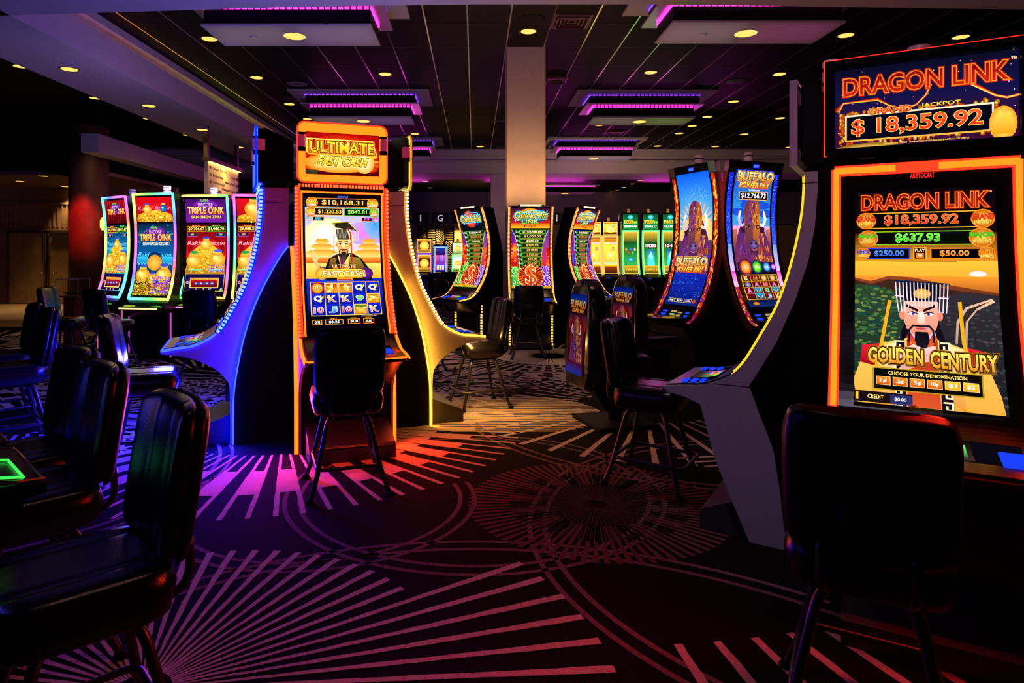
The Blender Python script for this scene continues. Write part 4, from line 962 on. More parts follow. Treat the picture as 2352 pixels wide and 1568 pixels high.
            bm = BM(); ring_plate(bm, [(-tw, z0), (tw, z0), (tw, z1), (-tw, z1)], [(-tw + .04, z0 + .03), (tw - .04, z0 + .03), (tw - .04, z1 - .04), (-tw + .04, z1 - .04)], -.665, -.628); obj('topper_frame', bm, side if (side and not top) else BLK, tp)
            if tube and top:
                bm = BM()
                for sx in (-1, 1): box(bm, sx * (tw + .006), sx * (tw - .004), -.662, -.63, z0, z1)
                box(bm, -tw, tw, -.66, -.63, z1 - .001, z1 + .004); obj('topper_glow_rim', bm, tube, tp)
            r0, r1, x1 = z0 + .03, z1 - .04, tw - .04
            candle(tp, -tw + .02, .52, z1 - .11, 2, .14, .04); candle(tp, .0, .45, z1 - .07, 2, .13, .05)
        tp.location.y = -ts
        if top:
            A = Art(2 * x1, r1 - r0); top(A); obj('topper_screen', A.mesh('topper_screen', lambda X, Y, z: (X, -.618 - z, r0 + Y)), art_m or ARTM, tp)
        bm = BM(); box(bm, -x1 - .003, x1 + .003, -.616, -.60, r0 - .003, r1 + .003); obj('topper_glass', bm, BLK, tp)
    return t
def logo_plate(t, txt, l, w, hgt, col, x=0.):
    def f(A): A.rect(0, 0, 1, 1, '#04061c' if col != '#ff3020' else '#060202'); A.text(txt, .5, .5, .9, .7, col)
    screen('maker_badge', CF, l - hgt, l, w, f, t, off=.005, cuts=2, x0=x)

SIDEW = mat('silver_side_panel', (.42, .40, .42), .55, noise=.05, nscale=60)
E_BLUE = emit('blue_neon', (.004, .008, 1.0), 26.); E_BLUE_D = emit('blue_white_dashes', (.03, .05, 1.0), 15.)
E_BLUE_T = emit('blue_tube_halo', (.0, .006, .9), 6.)
E_ORNG = emit('orange_neon', (1.0, .064, .003), 6.); E_ORNG_D = emit('orange_dashes', (1.0, .055, .012), 4.5); E_RED_T = emit('red_tube_halo', (1.0, .010, .003), 6.5)  # halo colours: bloom round the neon put into glowing strips
E_GOLD = emit('gold_neon', (1.0, .42, .03), 4.5); E_GOLD_D = emit('gold_white_dashes', (1.0, .72, .30), 3.2); E_GOLD_T = emit('gold_tube_halo', (.8, .30, .02), 1.1)
E_DRAG = emit('dragon_neon', (1.0, .064, .003), 6.)
E_QH_D = emit('quick_dashes', (1.0, .42, .08), 2.2); E_QH_T = emit('quick_halo', (.8, .04, .004), .7)
E_YEL = emit('yellow_line', (1.0, .70, .02), 1.1)

# pod of four in the middle of the picture
CX, CY, TH = -1.33, 6.03, R(20)
pod = 'slot machines of the middle pod'
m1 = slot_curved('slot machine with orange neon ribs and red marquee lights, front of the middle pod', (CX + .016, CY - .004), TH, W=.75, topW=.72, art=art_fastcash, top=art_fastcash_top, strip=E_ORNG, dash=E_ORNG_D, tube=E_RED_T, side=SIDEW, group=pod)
def rib_glow(t, h, en, col):
    for sx in (-1, 1):
        for f, g_ in ((.10, 1.2), (.30, 1), (.50, .9), (.70, .55)):
            a = CSTRIP.at(CSTRIP.len * f); light('rib_glow', 'AREA', (sx * (h + .05), -a[0] - .02, a[1]), en, col, t, .05, (sx * (h - .02), -a[0] - .5 * a[2] - .02, a[1] + .5 * a[3]), None) if False else glow(t, (sx * (h + .05), -a[0] - .015, a[1]), (sx * (h - .01), -a[0] - .5 * a[2], a[1] + .5 * a[3]), .05, .34, en * g_, col)
def added_uplight(t, z, w, en, col, aim):  # unseen uplight added above a machine to brighten soffits and beam
    o = Vector(t.location); q = t.rotation_euler.z; d = Vector(aim) - o; c, s_ = math.cos(-q), math.sin(-q)
    glow(t, (.22, -.30, z), (d.x * c - d.y * s_, d.x * s_ + d.y * c, d.z), w, .15, en, col)
RED_L, BLUE_L, GOLD_L = (1, .035, .008), (.015, .012, 1), (1, .50, .10)
logo_plate(m1, 'ARISTOCRAT', CF.len - .07, .10, .035, '#6080ff')
m2 = slot_curved('slot machine seen side-on with its side flooded in blue neon, left of the middle pod', (CX, CY), TH - R(90), art=art_oink(2), top=art_fastcash_top, strip=E_BLUE, dash=E_BLUE_D, tube=E_BLUE_T, side=SIDEW, group=pod)
m3 = slot_curved('slot machine seen side-on in golden light with white dash lights, right of the middle pod', (CX, CY), TH + R(90), art=art_fastcash, top=art_fastcash_top, strip=E_GOLD, dash=E_GOLD_D, tube=E_GOLD_T, side=SIDEW, group=pod)
glow(m1, (0, -1.40, .74), (0, -2.2, 0), .6, .06, 9, RED_L); glow(m1, (0, -1.30, .72), (0, -.9, .2), .5, .05, 1.5, RED_L)
for sx in (-1, 1): glow(m1, (sx * .45, -.92, .35), (sx * 1.1, -1.7, 0), .06, .5, 9, RED_L)
added_uplight(m1, 2.70, .6, 24, (1, .72, .60), (0, 8, 4.65))
rib_glow(m1, .375, .3, (1, .05, .005)); rib_glow(m2, .39, 4.2, (.0, .004, 1)); rib_glow(m3, .39, .9, (1, .42, .03))
glow(m2, (0, -1.40, .74), (.4, -2.6, 0), .6, .06, 120, BLUE_L)
for sx in (-1, 1): glow(m2, (sx * .50, -.88, .30), (sx * 1.5, -1.1, 0), .06, .5, 40, BLUE_L)
added_uplight(m2, 2.70, .6, 95, (.05, .08, 1), (-3.6, 8.1, 4.65))
glow(m3, (0, -1.36, .72), (0, -1.9, 0), .6, .06, 22, GOLD_L)
# pod at the right
n2 = (math.sin(R(-31)), -math.cos(R(-31)))
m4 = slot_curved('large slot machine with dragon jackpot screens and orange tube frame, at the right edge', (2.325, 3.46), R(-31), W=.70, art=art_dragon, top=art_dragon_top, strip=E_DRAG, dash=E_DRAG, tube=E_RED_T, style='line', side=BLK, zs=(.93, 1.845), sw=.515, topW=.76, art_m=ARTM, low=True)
logo_plate(m4, 'ARISTOCRAT', CF.find(1.925), .10, .035, '#ff3020')
m5 = slot_curved('side-on slot machine with plain grey panel and yellow edge line, left of the dragon machine', (2.44, 3.34), R(-122.5), W=.70, art=art_fastcash, topW=.72, dash=E_YEL, strip=None, tube=E_YEL, style='line', side=GREYP, side_shape='wide', low=True, ts=.045, ew=.008)
bm = BM(); box(bm, -.372, .372, -.372, .372, 0, 2.0); o = obj('pod_core', bm, VOID); o.location = (CX, CY, 0); o.rotation_euler = (0, 0, TH); tag(o, 'black core panels between the machines of the middle pod', 'panel')
bm = BM(); box(bm, -.33, .33, -.33, .33, 0, 1.98); o = obj('pod_core', bm, VOID); o.location = (2.52, 3.50, 0); o.rotation_euler = (0, 0, R(-31)); tag(o, 'tall black core panel behind the dragon machine and the grey-sided machine', 'panel')
glow(m4, (0, -1.46, 1.25), (0, -3.0, .1), .55, .7, 36, (1, .025, .012)); added_uplight(m4, 2.62, .6, 60, (1, .30, .42), (4, 8.1, 4.65))
# ring of machines round the tan column
ring = 'slot machines around the tan column'
CQH = Curve([(1.383, .795), (1.27, .812), (1.15, .835), (1.03, .91), (.93, 1.03), (.82, 1.20), (.745, 1.42), (.72, 1.66), (.745, 1.92), (.82, 2.18), (.90, 2.38)])
for th, v, lab in ((0, 1, 'slot machine with curved dollar-burst screen, facing the camera before the tan column'), (-50, 0, 'slot machine with curved dollar-burst screen turned left, left of the tan column'), (50, 2, 'slot machine with curved dollar-burst screen turned right, right of the tan column')):
    n = (math.sin(R(th)), -math.cos(R(th)))
    q = slot_curved(lab, (.95 + n[0] * .50, 12.4 + n[1] * .50), R(th), W=.74, strip=None, dash=E_QH_D, tube=E_QH_T, style='quick', side=BLK, group=ring, curve=CQH, back=[(.62, 2.38), (.52, 2.05), (.44, 1.8), (.40, 1.6), (.40, 0)])
    screen('screen', CQH, CQH.find(.99), CQH.len - .02, .655, art_quickhit(v), q, off=.006, cuts=18, dz=.00006)
    glow(q, (0, -.50, 2.46), (0, -.2, 5), .5, .1, 20, (1, .52, .24)); glow(q, (0, -.95, 1.4), (0, -2.5, 0), .6, .9, 14, (1, .55, .28))  # added uplight for the column, and added glow before the screen
    bm = BM(); box(bm, -.22, .22, -.90, -.70, 2.38, 2.41); bevel(bm, .01); hd = obj('crown', bm, BLK, q)
    bm = BM()
    for i in range(14): box(bm, -.18 + i * .026, -.162 + i * .026, -.912, -.89, 2.385, 2.412)
    obj('crown_lights', bm, E_GOLD_D, hd)
    for sx in (-1, 1):
        bm = BM()
        for i in range(14): box(bm, sx * .345, sx * .372, -.90, -.875, .04 + i * .048, .07 + i * .048)
        obj('base_light_strip', bm, E_QH_D, q)

# pair of tall bent-screen machines (bison pictures)
CBUF = Curve([(.88, .70), (.74, .82), (.58, 1.125), (.48, 1.48), (.44, 1.894), (.455, 2.25), (.53, 2.62)])
def slot_bison(label, th, v):
    t = thing('slot_machine', label, 'slot machine', (3.15, 8.24, .046), R(th), 'tall bison slot machines'); W = .82; h = W / 2; L = CBUF.len
    bm = BM(); prism(bm, CBUF.points(0, L, 30, -.005) + [(.42, 2.62), (.41, 2.3), (.41, .0), (.62, .0), (.70, .62)], SZ, -h + .06, h - .06); obj('cabinet', bm, BLK, t)
    bm = BM(); prism(bm, [(.80, 0), (.80, .05), (.42, .05), (.42, 0)], SZ, -h + .06, h - .06); obj('plinth', bm, BLKM, t)
    bm = BM(); prism(bm, [(.62, .05), (.68, .62), (.84, .70), (.90, .72), (.90, .66), (.74, .45), (.70, .05)], SZ, -h + .10, h - .10); pd = obj('pedestal', bm, BLK, t)
    bm = BM(); box(bm, -.06, .06, -.722, -.70, .42, .48); obj('maker_badge', bm, mat('violet_badge', (.10, .05, .16), .5), pd)
    screen('screen', CBUF, .28, L - .10, W - .24, art_buffalo(v), t, off=.006, cuts=16, dz=.00006)
    for sx in (-1, 1):
        bm = BM(); strip_on(bm, CBUF, .0, L - .13, sx * (h - .105), sx * h, -.05, .0, 30); p = obj('side_column', bm, BLK, t)
        screen('side_column_light', CBUF, .02, L - .14, .062, fire_column(1 if v else 0), p, off=.004, cuts=16, x0=sx * (h - .060), dz=.00006)
        A = Art(.04, L - .15); fire_column(1 if v else 0)(A); g = on_curve(CBUF, .02, 0, L - .15, 12)
        obj('side_column_light', A.mesh('side_column_light', lambda X, Y, z: (sx * (h + .002 + z), g(0, Y, -.024)[1] - X * CBUF.at(.02 + Y)[2], g(0, Y, -.024)[2] + X * CBUF.at(.02 + Y)[3]), 12), ARTM, p)
        bm = BM()
        for x in (.105, .012, -.002): strip_on(bm, CBUF, .0, L - .13, sx * (h - x), sx * (h - x + .008), -.052, .010, 30)
        obj('chrome_trim', bm, mat('bronze_trim', (.35, .16, .12), .25, metal=1), p)
        bm = BM(); strip_on(bm, CBUF, L - .13, L, sx * (h - .105), sx * (h + .01), -.06, .012, 4); obj('corner_cap', bm, CHROME, p)
    bm = BM(); strip_on(bm, CBUF, L - .10, L, -h + .10, h - .10, -.04, .004, 3); cp = obj('head_cap', bm, BLK, t)
    A = Art(.10, .05); A.rect(0, 0, 1, 1, '#0818c0'); A.text('ARISTOCRAT', .5, .5, .8, .6, '#70a0ff'); g = on_curve(CBUF, L - .08, .006, .05, 1); obj('maker_badge', A.mesh('maker_badge', g), ARTM, cp)
    candle(t, .0, .40, 2.60, 2, .14, .05)
    bm = BM(); prism(bm, [(-h + .05, .70), (h - .05, .70), (h - .12, 1.10), (h - .25, 1.18), (-h + .25, 1.18), (-h + .12, 1.10)], XY, .745, .775); 
    for q in bm.verts: q.co.y = -q.co.y
    dk = obj('button_deck', bm, BLK, t)
    for x, y in ((-.2, -1.02), (.2, -1.02)):
        b = obj('button', lathe(BM(), [(.07, .775), (.07, .785), (.0, .79)], 0, 0, 20), emit('amber_button', '#d8a020', .5), dk, True); b.location = (x, y, 0)
    def fd(A):
        A.rect(0, 0, 1, 1, '#04060c')
        for i in range(3): A.rect(.06, .15 + i * .28, .22, .30 + i * .28, '#2040ff'); A.rect(.80, .15 + i * .28, .92, .30 + i * .28, '#2040ff'); A.rect(.34, .12 + i * .28, .52, .28 + i * .28, '#b09050'); A.rect(.56, .2 + i * .25, .70, .32 + i * .25, '#a08040')
        A.rect(.38, .4, .46, .5, '#40ffc0')
    screen('deck_panel', CBUF, .05, .22, W - .26, fd, t, off=.006, cuts=3)
    return t
slot_bison('tall bent-screen slot machine with bison above the title, turned left with its deck in view', -68, 0)
slot_bison('tall bent-screen slot machine with bison, half hidden by the grey side panel', 22, 1)
bm = BM(); box(bm, -.34, .34, -.34, .34, .046, 2.35); o = obj('pod_core', bm, VOID); o.location = (3.15, 8.24, 0); o.rotation_euler = (0, 0, R(22)); tag(o, 'dark core panels between the two bison machines', 'panel')
bm = BM(); box(bm, 2.3, 4.2, 7.6, 9.2, 0, .045); tag(obj('pod_platform', bm, mat('dark_platform', (.02, .014, .016), .6)), 'low dark platform under the two bison slot machines', 'platform')

# bank of rainbow-framed machines at the left
COIN = Curve([(.53, .90), (.455, 1.08), (.40, 1.35), (.375, 1.65), (.375, 1.95), (.395, 2.22), (.43, 2.48)])
def hue(h):
    import colorsys
    return colorsys.hsv_to_rgb(h % 1, .86, 1)
def slot_rainbow(label, x, y, th, v, ph):
    t = thing('slot_machine', label, 'slot machine', (x, y, 0), R(th), 'rainbow-framed slot machines'); W = .74; h = W / 2; L = COIN.len
    # the screen stands half a metre in front of the thing's origin
    bm = BM(); prism(bm, COIN.points(0, L, 24, -.012) + [(.30, 2.50), (.30, 0), (.50, 0), (.50, .62), (.62, .72), (.62, .80)], SZ, -h + .01, h - .01); obj('cabinet', bm, BLK, t)
    bm = BM(); box(bm, -.26, .26, -.30, .05, 0, 2.46); obj('rear_cabinet', bm, BLKM, t)
    screen('screen', COIN, .055, L - .05, W - .11, art_oink(v), t, off=.004, cuts=14, dz=.00006)
    loop = [(-h + .02, l) for l in [L * i / 24 for i in range(25)]] + [(-h + .02 + (W - .04) * i / 10, L) for i in range(1, 10)] + [(h - .02, L * (24 - i) / 24) for i in range(25)] + [(h - .02 - (W - .04) * i / 10, 0.) for i in range(1, 10)]
    bm = BM(); lay = None
    tube(bm, [(q, -COIN.off(l, .012)[0], COIN.off(l, .012)[1]) for q, l in loop], .019, 8, True)
    lay = bm.verts.layers.float_color.new('Col'); bm.verts.ensure_lookup_table(); N = len(loop)
    for i, vv in enumerate(bm.verts):
        c = hue(ph + 2.0 * (i // 8) / N); vv[lay] = (*[k ** 1.6 * .85 + .06 for k in c], 1)
    obj('light_frame', bm, LEDM, t, True)
    bm = BM(); box(bm, -h + .03, h - .03, -.74, -.40, .755, .80); bevel(bm, .012); dk = obj('button_deck', bm, BLK, t)
    bm = BM(); box(bm, -h + .04, h - .04, -.752, -.74, .765, .785); lay = bm.verts.layers.float_color.new('Col')
    for vv in bm.verts: vv[lay] = (*hue(ph + .55), 1)
    obj('deck_edge_light', bm, LEDM, dk)
    for k in range(2):
        bm = BM(); box(bm, -.29, -.16, -.62 - k * .07, -.58 - k * .07, .80, .812); obj('button', bm, emit('lime_button', '#b0d030', .9), dk)
        bm = BM(); box(bm, .18, .28, -.62 - k * .07, -.59 - k * .07, .80, .812); obj('button', bm, emit('green_button', '#40c040', .6), dk)
    bm = BM(); box(bm, -h + .05, h - .05, -.515, -.50, .08, .60); bevel(bm, .006); d = obj('service_door', bm, BLK, t)
    bm = BM(); box(bm, -.10, .12, -.522, -.512, .42, .47); obj('door_vent', bm, BLKM, d)
    bm = BM()
    for sx in (-1, 1): box(bm, sx * (h - .012), sx * h, -.512, -.49, .05, .70)
    lay = bm.verts.layers.float_color.new('Col')
    for vv in bm.verts: vv[lay] = tuple(q * .18 for q in (*hue(.68 + ph * .3), 1))
    obj('door_edge_light', bm, LEDM, t)
    candle(t, .02, .15, 2.46, 4, .16, .055)
    return t
for x, y, th, v, ph, lab in ((-5.50, 10.76, -34, 0, .85, 'leftmost rainbow-framed slot machine, turned well left with red curtain top screen'), (-4.74, 10.26, -14, 1, .5, 'rainbow-framed slot machine with blue bubble screen, second from left in its bank'),
        (-4.16, 10.54, -2, 2, .35, 'rainbow-framed slot machine with purple title screen and red coin-heap screen, behind a stool'), (-3.38, 10.5, 4, 3, .12, 'rainbow-framed slot machine half hidden behind the blue-lit machine')):
    q = slot_rainbow(lab, x, y, th, v, ph)
    if v in (1, 2): added_uplight(q, 2.68, .5, 18, (.5, .35, 1), (-6.8, 11.5 + 2 * v, 4.65))

# machines far behind
def slot_far(label, x, y, th, th_art, W, z0, z1, ztop, frame, group, art_t=None, cat='slot machine'):
    t = thing('slot_machine', label, cat, (x, y, 0), R(th), group); h = W / 2
    CV = Curve([(.50, z0), (.40, z0 + (z1 - z0) * .3), (.35, z0 + (z1 - z0) * .7), (.37, z1)])
    bm = BM(); prism(bm, CV.points(0, CV.len, 10, -.01) + [(.35, ztop), (-.1, ztop), (-.1, 0), (.42, 0), (.42, z0 - .25), (.66, z0 - .14), (.66, z0 - .08)], SZ, -h, h); obj('cabinet', bm, BLK, t)
    screen('screen', CV, .02, CV.len - .02, W - .08, art_far(th_art), t, ARTH, off=.004, cuts=5, dz=.00012)
    if ztop > z1 + .1:
        A = Art(W - .06, ztop - z1 - .08); A.dz = .00012
        if art_t: art_t(A)
        else: art_far(th_art)(A)
        obj('top_screen', A.mesh('top_screen', lambda X, Y, z: (X, -.362 - z, z1 + .05 + Y)), ARTH, t)
    bm = BM()
    for sx in (-1, 1): strip_on(bm, CV, 0, CV.len, sx * (h - .035), sx * (h + .005), -.02, .012, 10)
    box(bm, -h, h, -.39, -.36, z1 - .02, z1 + .03); obj('light_frame', bm, frame, t)
    bm = BM(); box(bm, -h + .02, h - .02, -.68, -.40, z0 - .14, z0 - .09); dk = obj('button_deck', bm, BLK, t)
    bm = BM(); box(bm, -h + .05, -h + .2, -.684, -.676, z0 - .13, z0 - .10); obj('button', bm, BTN, dk)
    bm = BM(); box(bm, -h + .02, h - .02, -.435, -.42, .08, z0 - .3); obj('service_door', bm, frame if frame.name == 'green_frame_light' else BLK, t) if False else obj('service_door', bm, mat('dark_red_door', (.12, .012, .008), .4), t)
    candle(t, 0, .1, ztop, 2, .12, .04, emit('candle_amber', '#d89020', .6))
    return t
G_GREEN = emit('green_frame_light', (.08, 1., .18), 2.0); G_GOLD = emit('gold_frame_light', (1., .55, .12), 1.2); G_VIOL = emit('violet_frame_light', (.25, .05, 1.), 1.6); G_BLUE = emit('blue_frame_light', (.1, .3, 1.), 1.4)
def spooky_top(am):
    def f(A): A.rect(0, 0, 1, 1, '#0c3a1c', '#1a8a3a'); A.ell(.5, .22, .2, .16, '#60f0ff', '#1a7a80'); A.text('SPOOKY', .38, .52, .62, .22, '#ffe850', '#f0b020', '#103010', .05, .03); A.text('LINK', .83, .54, .28, .14, '#a0ff60', None, '#103010', .04, .03); A.text(am, .5, .82, .8, .16, '#fff', None, '#083010', .03)
    return f
for i, (px, am, mt) in enumerate(((1447, '$8,894.48', None), (1488, '$8,634.17', '118280'), (1528, '$8,810.64', '1347'))):
    slot_far('green-framed slot machine with green title top screen, %s in the row of three' % ('leftmost' if i == 0 else ('middle' if i == 1 else 'rightmost')), (px - 1090) * 20 / 1500 + .07 * i, 20.3, 0, ('green', 'SPOOKY', mt), .52, .98, 2.30, 2.86, G_GREEN, 'green-framed slot machines', spooky_top(am))
for i, px in enumerate((1363, 1401)):
    q = slot_far('yellow-screened slot machine with round golden figure, %s' % ('beside the right dollar-burst machine' if i == 0 else 'left of the green-framed row'), (px - 1090) * 20.4 / 1500, 20.7, 0, ('gold', '', ''), .50, .98, 2.15, 2.62, G_GOLD, 'yellow-screened slot machines')
    added_uplight(q, 2.7, .5, 55, (1, .62, .38), (3.5 + 5 * i, 24, 4.9))
slot_far('far slot machine with golden sun top screen beside a violet light tube', (974 - 1090) * 22 / 1500, 22.5, 0, ('sun', 'SUN', ''), .52, 1.0, 1.60, 2.15, G_VIOL, 'small far slot machines')
slot_far('small far slot machine with pink bar chart screen, right of the golden sun machine', (1011 - 1090) * 22 / 1500, 22.6, 0, ('violet', 'FORTUNE', ''), .46, .95, 1.85, 1.92, G_BLUE, 'small far slot machines')
slot_far('far slot machine with pale lime screens by the amber wall', (1051 - 1090) * 24 / 1500, 24.5, 0, ('lime', 'LUCKY', ''), .42, .95, 1.6, 2.05, G_GREEN, 'small far slot machines')
slot_far('blue far slot machine with four coloured bottles, partly behind the left dollar-burst machine', (1084 - 1090) * 16.4 / 1500, 16.9, 0, ('blue', 'BLUE STAR', ''), .52, .98, 1.75, 2.30, G_BLUE, 'small far slot machines')
slot_far('slot machine glimpsed in the gap between the two bison machines', (1679 - 1090) * 14 / 1500, 14.5, 0, ('gold', 'GOLD', ''), .60, .95, 1.9, 2.4, G_GOLD, 'small far slot machines')
# two terminals at the left edge whose decks reach into the picture
for x, y, th, lab, gold in ((-2.596, 1.39, 135, 'slot machine deck with gold edge and green outline, nearest at the left edge', 1), (-3.02, 1.815, 135, 'slot machine deck with gold edge farther along the left edge', 0)):
    t = slot_curved(lab, (x, y), R(th), W=.56, art=art_quickhit(0) if gold else art_oink(2), strip=None, dash=E_BLUE_D, tube=E_BLUE_T, style='quick', side=BLK, zs=(.99, 2.03), group='slot machine decks at the left edge', deck_art=False)
    for c in list(t.children):
        if c.name.split('.')[0] in ('deck_edge_light', 'foot'): bpy.data.objects.remove(c)
    bm = BM(); tube(bm, [(-.275, -1.0, .90), (-.27, -1.30, .815), (-.24, -1.38, .802), (.24, -1.38, .802), (.27, -1.30, .815), (.275, -1.0, .90)], .006, 6); obj('deck_edge_trim', bm, mat('gold_trim', (.55, .28, .10), .25, metal=1), t)
    bm = BM(); P = [(-.235, -1.10, .862), (-.235, -1.325, .818), (.02, -1.325, .818), (.02, -1.10, .862)]; tube(bm, P, .005, 6, True)
    if gold: obj('deck_screen_outline', bm, emit('green_outline', (.05, 1, .1), 1.2), t)
# ---------------------------------------------------------------- stools
def pillow(w, d, ht, hb, nx=26, ny=18, groove=(), gd=.012, p=6, q=.42, rc=.10, bend=0.):
    """closed cushion: x across w, y across d, bulging ht up and hb down"""
    bm = BM(); grids = []
    for sgn, hh in ((1, ht), (-1, hb)):
        g = []
        for j in range(ny + 1):
            row = []
            for i in range(nx + 1):
                u, v = -1 + 2 * i / nx, -1 + 2 * j / ny
                u = math.copysign(abs(u) ** .8, u); v = math.copysign(abs(v) ** .8, v)
                f = max(0., (1 - abs(u) ** p) * (1 - abs(v) ** p)) ** q
                z = sgn * hh * f
                if sgn > 0:
                    for gx in groove: z -= gd * math.exp(-((u - gx) / .045) ** 2) * f
                row.append((u * w / 2 * (1 - rc * v ** 6), v * d / 2 * (1 - rc * u ** 6), z + bend * u * u))
            g.append(row)
        grids.append(g)
    V = {}
    def vert(s, i, j):
        e = i in (0, nx) or j in (0, ny); k = (0 if e else s, i, j)
        if k not in V: V[k] = bm.verts.new(grids[0 if s == 0 else s][j][i] if not e else grids[0][j][i])
        return V[k]
    for s in (0, 1):
        for j in range(ny):
            for i in range(nx):
                try: bm.faces.new([vert(s, i, j), vert(s, i + 1, j), vert(s, i + 1, j + 1), vert(s, i, j + 1)])
                except ValueError: pass
    return bm
def xf(bm, M): bmesh.ops.transform(bm, matrix=M, verts=bm.verts); return bm

def make_stool(label):
    t = thing('stool', label, 'stool', group='black casino stools')
    bm = pillow(.47, .47, .070, .095, groove=(-.52, .52), gd=.010, p=8, q=.34, rc=.14); xf(bm, Matrix.Translation((0, -.01, .605)))
    st = obj('seat', bm, LEATHER, t, True)
    bm = BM(); tube(bm, [(x * .215, y * .21 - .01, .596) for x, y in [(math.copysign(abs(math.cos(R(a))) ** .5, math.cos(R(a))), math.copysign(abs(math.sin(R(a))) ** .5, math.sin(R(a)))) for a in range(0, 360, 12)]], .012, 6, True); obj('seat_piping', bm, SHELL, st, True)
    M = Matrix.Translation((0, .255, .875)) @ Matrix.Rotation(R(-9), 4, 'X') @ Matrix.Rotation(R(90), 4, 'X')
    bm = pillow(.45, .47, .05, .022, groove=(-.42, .42), gd=.012, p=7, q=.40, rc=.10, bend=.045); xf(bm, M)
    bk = obj('backrest', bm, LEATHER, t, True)
    M2 = Matrix.Translation((0, .280, .870)) @ Matrix.Rotation(R(-9), 4, 'X') @ Matrix.Rotation(R(90), 4, 'X')
    bm = pillow(.455, .478, .012, .030, p=7, q=.40, rc=.10, bend=.047); xf(bm, M2)
    sh = obj('back_shell', bm, SHELL, t, True)
    bm = BM(); box(bm, -.065, .065, -.012, .012, -.035, .035); bevel(bm, .01); hd = obj('handle', bm, mat('handle_recess', (.002, .002, .003), .4), sh); hd.location = (0, .301, .80); hd.rotation_euler = (R(-9), 0, 0)
    for sx in (-1, 1):
        bm = BM(); tube(bm, catmull([(sx * .10, .10, .535), (sx * .11, .20, .535), (sx * .12, .262, .585), (sx * .12, .262, .70)], 4), .014, 8); obj('back_bracket', bm, STEEL, t, True)
    bm = BM(); box(bm, -.13, .13, -.13, .13, .49, .535); bevel(bm, .012); obj('swivel_plate', bm, BLKM, t)
    for sx in (-1, 1):
        for sy in (-1, 1):
            bm = BM(); tube(bm, catmull([(sx * .085, sy * .085, .51), (sx * .13, sy * .13, .47), (sx * .165, sy * .165, .33), (sx * .205, sy * .205, .15), (sx * .25, sy * .25, .012)], 4), .0165, 10)
            lg = obj('leg', bm, STEEL, t, True)
            bm = BM(); lathe(bm, [(.028, 0), (.028, .01), (.018, .022)], sx * .252, sy * .252, 14); obj('foot_glide', bm, BLKM, lg)
    bm = BM(); tube(bm, [(x, y, .185 if y > -.1 else .175) for x, y in rrect(-.205, .205, -.27, .205, .05, 4)], .0125, 8, True); obj('footrest', bm, STEEL, t, True)
    return t
stool0 = make_stool('x'); first = [True]
def stool(x, y, fx, fy, lab, sc=1.):
    s = stool0 if first[0] else copy_tree(stool0); first[0] = False
    s.location = (x, y, 0); s.rotation_euler = (0, 0, math.atan2(fx, -fy)); s['label'] = lab; s.scale = (sc, sc, sc)
    return s
stool(-.865, 4.40, -.30, .954, 'black stool seen from behind in front of the orange-lit slot machine of the middle pod')
stool(.05, 6.78, -.95, -.31, 'black stool facing left at the golden side-on slot machine, showing its seat and curved legs')
stool(.81, 10.0, .0, 1, 'black stool seen from behind, in front of the middle dollar-burst slot machine')
stool(1.22, 4.50, .843, -.537, 'black stool with green reflections on its seat, at the grey-sided slot machine')
stool(1.27, 2.12, .50, .866, 'large dark stool back in the near right corner, in front of the dragon slot machine')
stool(-1.14, 1.89, -.75, -.66, 'nearest stool at the left, its seat cropped by the left edge of the photo')
stool(-1.72, 2.52, -.707, -.707, 'right one of two touching stools at the left, behind the nearest stool')
stool(-2.09, 2.96, -.69, -.73, 'left one of two touching stools at the left, behind the nearest stool')
stool(-3.78, 5.33, -.72, -.69, 'right stool of the pair at the left edge, with blue light on its back')
stool(-4.30, 5.95, -.72, -.69, 'left stool of the pair at the left edge, half hidden by its neighbour')
stool(-2.50, 4.99, .94, .342, 'stool facing the blue-lit slot machine, its seat rim shining blue')
stool(-5.82, 9.3, 1, .1, 'stool facing right beside the ballot box, left of the rainbow-framed machines')
stool(-4.98, 8.95, .45, .89, 'stool seen from behind at the blue bubble rainbow-framed machine, seat edge lit magenta')
stool(-3.62, 8.85, .03, 1, 'stool seen from behind at the purple-titled rainbow-framed machine')
stool(-.72, 8.9, .9, .45, 'dark stool at the left dollar-burst machine, just right of the golden side panel')
stool(-.45, 12.6, .8, .6, 'dark stool behind the left dollar-burst machine, nearer the golden side panel of two')
stool(-.05, 13.6, .9, .5, 'dark stool behind the left dollar-burst machine, touching its deck')
stool(2.55, 13.2, .3, .95, 'dark stool left of two facing the yellow-screened machines')
stool(3.15, 13.0, -.4, .92, 'dark stool right of two facing the yellow-screened machines')
stool(2.2, 9.3, -.8, .6, 'dark stool facing the right dollar-burst machine, behind the bison-print chairs')
stool(-.95, 17.2, .2, .98, 'small far stool in front of the golden sun slot machine')
stool(-.80, 18.2, -.3, .95, 'small far stool in front of the pink bar chart slot machine')

